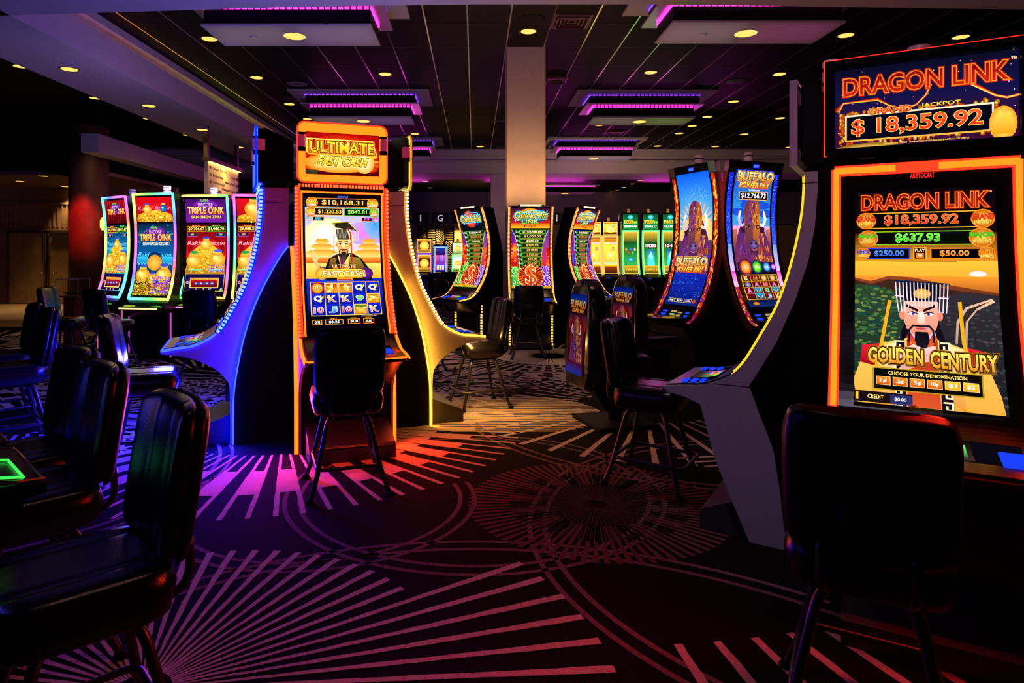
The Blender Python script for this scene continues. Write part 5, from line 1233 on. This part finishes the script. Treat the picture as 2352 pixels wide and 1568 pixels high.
def make_bison_chair(lab):
    t = thing('gaming_chair', lab, 'chair', group='bison-print gaming chairs')
    bm = BM(); box(bm, -.30, .30, -.30, .30, 0, .04); bevel(bm, .01); obj('base_plate', bm, BLKM, t)
    bm = BM(); lathe(bm, [(.06, .04), (.06, .50)], 0, 0, 16); obj('pedestal', bm, BLKM, t, True)
    bm = pillow(.54, .52, .06, .10, p=7, q=.36); xf(bm, Matrix.Translation((0, 0, .60))); obj('seat', bm, LEATHER, t, True)
    # high shell with a round top, thick at the bottom
    out = [(-.21, .36), (.21, .36), (.27, .55)] + [(.25 - .0 * i, .60 + .1 * i) for i in range(5)] + [(.225 * math.cos(R(a)), 1.12 + .22 * math.sin(R(a))) for a in range(0, 181, 15)] + [(-.25, 1.0), (-.25, .6), (-.27, .55)]
    bm = BM(); prism(bm, out, lambda x, z, q: (x, q + .16 * (1.1 - z) * .4, z), .20, .36); bevel(bm, .03, 3); sh = obj('back_shell', bm, mat('glossy_chair_shell', (.006, .006, .008), .2, spec=.5), t, True)
    def f(A):
        A.rect(0, 0, 1, .12, '#081a80', '#1040c0'); A.rect(0, .12, 1, 1, '#200408', '#500808'); A.text('BUFFALO', .5, .13, .9, .10, '#ffd060', '#e06010', '#501008', .05, .03); A.text('POWER PAY', .5, .21, .7, .05, '#ffb040', None, '#a02008', .04)
        A.rect(0, .25, 1, .45, '#1a1840', '#c02018'); A.ell(.5, .55, .45, .6, '#e83018', '#500a10'); bison(A, .5, .55, .32); A.rect(0, .86, 1, 1, '#5a1010', '#1838c0')
    A = Art(.36, .72); f(A)
    obj('back_print', A.mesh('back_print', lambda X, Y, z: (-X, .365 + z + .16 * (1.1 - (.48 + Y)) * .4, .48 + Y), 4), PRINTM, sh)
    bm = BM(); box(bm, -.05, .05, .30, .37, 1.27, 1.33); bevel(bm, .01); obj('speaker_badge', bm, mat('grey_badge', (.12, .12, .13), .4), sh)
    bm = BM(); prism(bm, [(-.24, .54), (.24, .54), (.24, .30), (.10, .12), (-.24, .12)], lambda a, b, q: (q, a, b), -.07, .07); obj('lower_shell', bm, BLKM, t)
    return t
bc = make_bison_chair('bison-print gaming chair with a dim red back picture, left of the two')
bc.location = (1.30, 6.05, 0); bc.rotation_euler = (0, 0, R(105))
bd = copy_tree(bc); bd.location = (2.0, 7.45, 0); bd.rotation_euler = (0, 0, R(112)); bd['label'] = 'bison-print gaming chair with a bright picture edge, by the deck of the left bison machine'

# ---------------------------------------------------------------- ballot box on its stand, hanging sign, sconce
t = thing('stand', 'brown pedestal stand carrying a clear ballot box by the left stools', 'stand', (-6.95, 11.3, 0))
bm = BM(); box(bm, -.10, .10, -.10, .10, .03, .84); obj('post', bm, mat('brown_wood', (.12, .03, .012), .5, noise=.3, nscale=12), t)
bm = BM(); box(bm, -.22, .22, -.22, .22, 0, .03); obj('foot_plate', bm, BLKM, t)
bm = BM(); box(bm, -.2, .2, -.17, .17, .84, .86); obj('top_plate', bm, MATS['brown_wood'], t)
gl = bpy.data.materials.new('clear_acrylic'); gl.use_nodes = True
p = gl.node_tree.nodes['Principled BSDF']; p.inputs['Base Color'].default_value = (.9, .9, .9, 1); p.inputs['Roughness'].default_value = .05; p.inputs['Transmission Weight'].default_value = 1; p.inputs['IOR'].default_value = 1.1
t = thing('ballot_box', 'clear acrylic ballot box with paper slips, on the brown pedestal at the left', 'box', (-6.95, 11.3, .862))
bm = BM()
for q in ((-.19, -.185, -.17, .17), (.185, .19, -.17, .17), (-.19, .19, -.17, -.165), (-.19, .19, .165, .17)): box(bm, q[0], q[1], q[2], q[3], .0, .28)
box(bm, -.19, .19, -.17, .17, .28, .285); obj('walls', bm, gl, t)
bm = BM(); e = .005
for x in (-.19, .19):
    for y in (-.17, .17): box(bm, x - e, x + e, y - e, y + e, 0, .29)
for z in (.0, .285):
    for y in (-.17, .17): box(bm, -.19, .19, y - e, y + e, z, z + .008)
obj('edges', bm, mat('acrylic_edge', (.35, .30, .26), .3), t)
bm = BM()
for i in range(26):
    M = Matrix.Translation((random.uniform(-.12, .12), random.uniform(-.1, .1), random.uniform(.015, .06))) @ Matrix.Rotation(random.uniform(0, 6), 4, 'Z') @ Matrix.Rotation(random.uniform(-.6, .6), 4, 'X'); box(bm, -.035, .035, -.02, .02, 0, .001, 0, M)
tag(obj('paper_slips', bm, mat('paper', (.7, .65, .55), .8), t), kind='stuff')

t = thing('hanging_sign', 'lit amber directory sign hanging from the left soffit on two posts', 'sign', (-6.70, 17.35, 3.10))
bm = BM(); box(bm, -.045, .045, -1.06, 1.06, 0, .80); obj('panel', bm, mat('cream_sign_panel', (.75, .62, .38), .5), t)
bm = BM(); box(bm, -.05, .14, -1.14, 1.14, .80, .90); bar = obj('top_bar', bm, mat('bronze_bar', (.10, .06, .03), .4, metal=.6), t)
bm = BM(); box(bm, .06, .12, -1.04, 1.04, .785, .80); obj('bar_light', bm, emit('amber_bar_light', (1, .55, .10), 7.), bar)
for y in (-1.02, 1.02):
    bm = BM(); box(bm, -.05, .05, y - .07, y + .07, .88, 1.55); obj('post', bm, MATS['bronze_bar'], t)
A = Art(2.1, .78); A.dz = .0004
for i, (l, q) in enumerate((('Caesars Rewards', 'Hotel'), ('Restaurants', 'Meeting Rooms'), ('VooDoo Lounge', 'Promotions Center'), ('Restrooms', ''))):
    y = .14 + .235 * i; wl = len(l) * .030; A.text(l, .14 + wl / 2, y, wl, .10, '#1c1208'); A.poly([(.05, y + .05), (.095, y + .05), (.095, y), (.11, y), (.072, y - .06), (.035, y), (.05, y)], '#1c1208')
    if q: y2 = y + .13; wr = len(q) * .026; A.text(q, .88 - wr / 2, y2, wr, .095, '#1c1208'); A.poly([(.925, y2 + .05), (.97, y2 + .05), (.97, y2), (.985, y2), (.947, y2 - .06), (.91, y2), (.925, y2)], '#1c1208')
inkm = mat('dark_brown_ink', (.012, .007, .004), .6)
pn = [c for c in t.children if c.name.startswith('panel')][0]; bm = BM(); bm.from_mesh(pn.data)
for f in bm.faces: f.material_index = 0
n0 = len(bm.faces); bm.from_mesh(A.mesh('lettering', lambda X, Y, z: (.0465 + z, X, Y + .01))); bm.faces.ensure_lookup_table()
for f in bm.faces[n0:]: f.material_index = 1
bm.to_mesh(pn.data); bm.free(); pn.data.materials.append(inkm)

t = thing('wall_sconce', 'small glowing amber wall sconce left of the rainbow-framed machines', 'lamp', (-9.19, 16.2, 2.30))
bm = BM(); lathe(bm, [(.05, -.12), (.09, -.05), (.09, .12), (.05, .2)], 0, 0, 16); obj('shade', bm, emit('amber_shade', (1, .45, .06), 4.), t, True)
bm = BM(); box(bm, -.03, .03, .05, 2.2, -.03, .03); obj('arm', bm, STEEL, t)
light('sconce_lamp', 'POINT', (0, -.1, .0), 14, (1, .55, .12), t, .1)

# ---------------------------------------------------------------- ceiling: light panels, downlights, speakers, vents
WARM = (1, .66, .28)
MAG = emit('magenta_led', (1., .03, .62), 3.6); PUR = emit('violet_led', (.22, .04, 1.), 2.)
IRI = mat('iridescent_glitter_plate', (.75, .75, .75), .3, metal=.9, film=450, nscale=30, bump=.5)
PANELM = mat('grey_light_panel', (.30, .27, .28), .6)
def fixture(lab, x, y, wash):
    t = thing('light_panel', lab, 'ceiling light', (x, y, CZ), 0, 'stepped ceiling light panels')
    bm = BM(); box(bm, -1.65, 1.65, -.80, .80, -.04, -.002); obj('upper_plate', bm, PANELM, t)
    bm = BM(); box(bm, -1.30, 1.30, -.52, .52, -.27, -.04); obj('middle_box', bm, BLKM, t)
    bm = BM(); box(bm, -1.40, 1.40, -.60, .60, -.30, -.27); obj('middle_plate', bm, IRI, t)
    bm = BM(); box(bm, -1.20, 1.20, -.40, .40, -.56, -.30); obj('lower_box', bm, BLKM, t)
    bm = BM(); box(bm, -1.22, 1.22, -.46, .46, -.59, -.56); lp = obj('lower_plate', bm, PANELM, t)
    def led(x1, y1, z0, z1, m, seg):
        bm = BM()
        for i in range(seg):
            a, b = -x1 + 2 * x1 * i / seg, -x1 + 2 * x1 * (i + .75) / seg; box(bm, a, b, -y1 - .02, -y1, z0, z1); box(bm, a, b, y1, y1 + .02, z0, z1)
        n2 = max(4, seg // 3)
        for i in range(n2):
            a, b = -y1 + 2 * y1 * i / n2, -y1 + 2 * y1 * (i + .75) / n2; box(bm, -x1 - .02, -x1, a, b, z0, z1); box(bm, x1, x1 + .02, a, b, z0, z1)
        obj('led_strip', bm, m, t)
    led(1.20, .40, -.335, -.310, MAG, 26); led(1.30, .52, -.080, -.055, PUR, 26)
    bm = BM(); lathe(bm, [(.0, -.594), (.14, -.596), (.16, -.592)], 0, 0, 28); obj('lamp_lens', bm, LEDW, lp, True)
    bm = BM(); lathe(bm, [(.04, -.62), (.055, -.60), (.055, -.585)], -.62, .02, 16); obj('smoke_detector', bm, mat('beige_plastic', (.3, .27, .25), .5), lp, True)
    for sy in (-1, 1): light('led_glow', 'AREA', (0, sy * .50, -.42), 2, (1, .05, .65), t, 2.2, None, (0, sy * 3, -.9), .08)  # added light boosting the magenta strips
    for sx, c in zip((-1, 1), wash): light('led_glow', 'AREA', (sx * .65, 0, -.74), .9, c, t, 1.1, None, (sx * .65, 0, 0), .8)  # unseen light added below the plate to tint its underside
    light('panel_lamp', 'SPOT', (0, 0, -.62), 60 if y < 12 else 110, WARM, t, .12, 100, (0, 0, -5))
    return t
for x, y, wash, lab in ((-2.70, 9.80, ((.8, .62, .42), (.75, .55, .85)), 'stepped ceiling light panel at upper left, nearest of its row, with magenta edge lights'), (4.02, 9.68, ((.8, .6, .75), (.9, .12, .6)), 'stepped ceiling light panel at upper right, nearest of its row, lit pinkish'), (-2.72, 16.0, ((.8, .65, .55), (.55, .3, .9)), 'stepped ceiling light panel above the orange topper, second in the left row'),
        (4.05, 16.05, ((.9, .75, .6), (.6, 1, .1)), 'stepped ceiling light panel with lime-tinted plate, right of the tan column'), (-2.72, 22.2, ((.4, .2, .6), (.4, .2, .6)), 'far stepped ceiling light panel left of the tan column, before the back beam'), (4.05, 22.2, ((.05, .08, 1), (.05, .08, 1)), 'far stepped ceiling light panel right of the tan column, before the back beam')):
    fixture(lab, x, y, wash)
t = fixture('stepped ceiling light panel in the far room, seen under the back beam', 3.9, 28.2, ((1, .1, .7), (1, .1, .7))); t.location.z = 4.57 + .25
for ch in list(t.children):
    if ch.name.startswith('panel_lamp'): bpy.data.objects.remove(ch)

def downlight(px, py, zc, lab, en=60, r=.15, col=WARM, spot=75):
    z = 1.55 + zc; D = zc * 1500 / (587 - py); x = (px - 1090) * D / 1500
    t = thing('downlight', lab, 'ceiling light', (round(x, 2), round(D, 2), z - .004), 0, 'recessed downlights')
    bm = BM(); lathe(bm, [(r * .84, 0), (r, -.006), (r * 1.06, .004)], 0, 0, 24); obj('trim_ring', bm, mat('bronze_ring', (.12, .08, .04), .4), t, True)
    bm = BM(); lathe(bm, [(0, -.001), (r * .84, -.002), (r * .85, .002)], 0, 0, 24); obj('lamp_lens', bm, LEDW, t, True)
    if en: light('lamp', 'SPOT', (0, 0, -.03), en, col, t, .10, spot, (0, 0, -5))
    return t
K = 3.88
DL = [(480, 89, K, 'round warm downlight at the upper left, touching the corner of the nearest left light panel'), (589, 178, K, 'round warm downlight between two ceiling seams, below the nearest left light panel'), (885, 170, K, 'round warm downlight alone in the black ceiling, right of the nearest left light panel'),
    (665, 239, K, 'small warm downlight beside the corner of the second left light panel'), (706, 273, K, 'small warm downlight just above the left corner of the orange topper'), (953, 307, K, 'small warm downlight right of the orange topper'), (1103, 336, K, 'small far downlight left of the tan column near the back beam'),
    (1213, 72, K, 'large warm downlight directly above the tan column'), (1495, 166, K, 'warm downlight among the lime-lit seams right of the column'), (1685, 233, K, 'warm downlight right of the second right light panel'), (1943, 81, K, 'large warm downlight right of the nearest right light panel'),
    (2207, 85, K, 'large warm downlight above the dragon topper, at the right'), (1791, 170, K, 'warm downlight left of the tall grey topper edge'), (1624, 268, K, 'small warm downlight right of the lower plate of the second right light panel'), (1590, 289, K, 'small warm downlight below right of the second right light panel'),
    (1377, 287, K, 'small warm downlight left under the second right light panel'), (1560, 306, K, 'small warm downlight in the diagonal row, above the left bison machine'), (1510, 335, K, 'small far downlight right of the far right light panel'), (1643, 336, K, 'small far downlight above the gap between the bison machines'),
    (1709, 308, K, 'small downlight above the half hidden bison machine'), (1792, 271, K, 'small warm downlight nearest the tall grey topper edge'), (1813, 338, K, 'small far downlight cut by the tall grey topper edge')]
for px, py, k, lab in DL: downlight(px, py, k, lab)
for px, py, lab in ((160, 159, 'warm downlight in the long left soffit, nearest the camera'), (343, 243, 'warm downlight in the long left soffit, second from the camera'), (465, 298, 'warm downlight in the left soffit above the hanging sign post'), (549, 338, 'farthest warm downlight in the left soffit, behind the hanging sign')):
    downlight(px, py, 3.097, lab, 70)
for i, (px, py) in enumerate(((47, 152), (219, 225), (340, 272), (430, 310))):
    downlight(px, py, K - .003, ('downlight cut off by the left soffit edge, nearest the camera', 'downlight cut off by the left soffit edge, second from the camera', 'downlight cut off by the left soffit edge, third from the camera', 'downlight cut off by the left soffit edge, farthest and smallest')[i], 40)
for i, (px, py) in enumerate(((100, 404), (46, 416), (150, 428))):
    downlight(px, py, 2.197, ('small lobby downlight under the dark curved wall edge', 'small lobby downlight leftmost above the doors', 'small lobby downlight beside the red-lit column')[i], 260, .13)
for i, (px, py) in enumerate(((977, 416), (988, 431), (1269, 440), (1405, 440), (1418, 436), (1433, 430), (1452, 422), (1471, 414), (1527, 445))):
    downlight(px, py, 3.017, ('tiny downlight in the far ceiling above the letter G', 'tiny downlight in the far ceiling, lower one above the letter G', 'tiny far downlight just right of the tan column', 'lowest left tiny far downlight of the diagonal line above the green-framed machines', 'second tiny far downlight of the diagonal line above the green-framed machines',
        'third tiny far downlight of the diagonal line above the green-framed machines', 'fourth tiny far downlight of the diagonal line above the green-framed machines', 'topmost tiny far downlight of the diagonal line above the green-framed machines', 'tiny far downlight left of the turned bison machine')[i], 60 if i in (0, 1, 4, 7) else 0, .12)
for px, py, lab in ((682, 193, 'round unlit ceiling speaker left, between seams above the second left light panel'), (1690, 187, 'round unlit ceiling speaker at the right, between two downlights'), (1221, 43, 'dark round ceiling speaker above the column downlight'), (1152, 277, 'round ceiling speaker half behind the tan column')):
    z = CZ; D = K * 1500 / (587 - py); x = (px - 1090) * D / 1500
    bm = BM(); lathe(bm, [(0, -.012), (.19, -.012), (.22, -.002), (.22, .004)], 0, 0, 28); o = obj('ceiling_speaker', bm, mat('grey_grille', (.10, .09, .10), .6) if py != 43 else BLKM, None, True); o.location = (x, D, z); tag(o, lab, 'speaker', 'ceiling speakers')
for px, py, wd, lab in ((1313, 48, .62, 'square dark ceiling vent beside the column downlight, at the top'), (1277, 182, .5, 'small ceiling vent right of the tan column'), (1818, 250, .62, 'ceiling vent left of the tall grey topper edge'), (1410, 303, .6, 'far ceiling vent under the second right light panel'), (680, 227, .5, 'ceiling vent with a bright edge, left of the second left light panel')):
    D = K * 1500 / (587 - py); x = (px - 1090) * D / 1500
    t = thing('ceiling_vent', lab, 'vent', (x, D, CZ), 0, 'ceiling vents'); q = wd / 2
    bm = BM(); ring_plate(bm, [(-q, -q), (q, -q), (q, q), (-q, q)], [(-q + .04, -q + .04), (q - .04, -q + .04), (q - .04, q - .04), (-q + .04, q - .04)], -.02, .0); xf(bm, Matrix.Rotation(R(-90), 4, 'X')); xf(bm, Matrix.Translation((0, 0, -.021))); obj('frame', bm, mat('bronze_vent', (.12, .06, .05), .35, metal=.5), t)
    bm = BM()
    for i in range(4):
        f = q * (.8 - .2 * i)
        for a in (-1, 1): box(bm, -f, f, a * f - .012, a * f + .012, -.05 + .01 * i, -.002); box(bm, a * f - .012, a * f + .012, -f, f, -.05 + .01 * i, -.002)
    obj('louvre', bm, MATS['bronze_vent'], t)
# cove strip on the soffit ledge
A_ = BM(); lay = A_.verts.layers.float_color.new('Col')
def cc(y):
    k = [(3, (.25, .1, .9)), (9, (.5, .2, .9)), (11, (1, .25, .05)), (14, (1, .6, .05)), (17, (.9, .9, .1)), (19, (1, .4, .1)), (22, (.7, .2, .8)), (25, (.5, .2, .9))]
    for (a, p), (b, q) in zip(k, k[1:]):
        if a <= y <= b: return tuple(u + (v - u) * (y - a) / (b - a) for u, v in zip(p, q))
    return k[-1][1]
for i in range(42):
    y = 3.2 + i * .49; vs = box(A_, -6.13, -6.10, y, y + .40, 5.145, 5.165)
for v in A_.verts: v[lay] = (*cc(v.co.y), 1)
o = obj('cove_light', A_, emit_attr('cove_rainbow', 2.2)); tag(o, 'rainbow LED strip lying on the ledge of the long left soffit', 'light strip')
# lattice screen before the amber wall
t = thing('lattice_screen', 'black diagonal-slat lattice screen before the amber wall, under the letter G', 'screen', ((1000 - 1090) * 31 / 1500, 31.4, 0))
bm = BM()
for x in (-.85, -.43, 0, .43, .85): box(bm, x - .03, x + .03, -.04, .04, 0, 3.05)
box(bm, -.88, .88, -.04, .04, 3.0, 3.06); obj('frame', bm, BLKM, t)
for i in range(4):
    x0 = -.82 + i * .42; bm = BM()
    for k in range(26):
        z = .4 + k * .105
        M = Matrix.Translation((x0 + .19, 0, z)) @ Matrix.Rotation(R(42 if (k // 6 + i) % 2 else 0), 4, 'Y'); box(bm, -.19 if not (k // 6 + i) % 2 else -.25, .19 if not (k // 6 + i) % 2 else .25, -.015, .015, -.025, .025, 0, M)
    obj('slat_panel', bm, BLKM, t)
for x in (-1.9, -.78, .3): light('wall_lamp', 'SPOT', (x, 31.5, 2.95), 160, (1, .62, .18), None, .1, 110, (x, 32, 1.5))
light('sign_lamp', 'AREA', (-6.55, 17.35, 3.86), 30, (1, .55, .10), None, .06, None, (-6.66, 17.35, 3.2), 2.0)
for x, y, en in ((-.2, 2.3, 42), (2.4, 5.4, 44)): light('added_ceiling_fill', 'SPOT', (x, y, 5.3), en, (1, .48, .46), None, .15, 54, (x, y, 0))  # unseen overhead spots added to lift the foreground carpet
light('added_ceiling_fill', 'SPOT', (.7, 1.4, 5.3), 170, (.86, .70, 1), None, .1, 26, (1.75, 3.4, 1.2))  # unseen spot added to light the grey side panel
for x in (-4, 2.5, 9): light('beam_fill', 'AREA', (x, 27.2, 4.2), 60, (1, .06, .75), None, 4., None, (x, 24.9, 4.6), .1)  # unseen magenta lights added to wash the underside of the back beam
light('column_red_lamp', 'SPOT', (-9.6, 13.6, 5.3), 2600, (1, .02, .01), None, .1, 17, (-10.0, 16.7, 2.3))
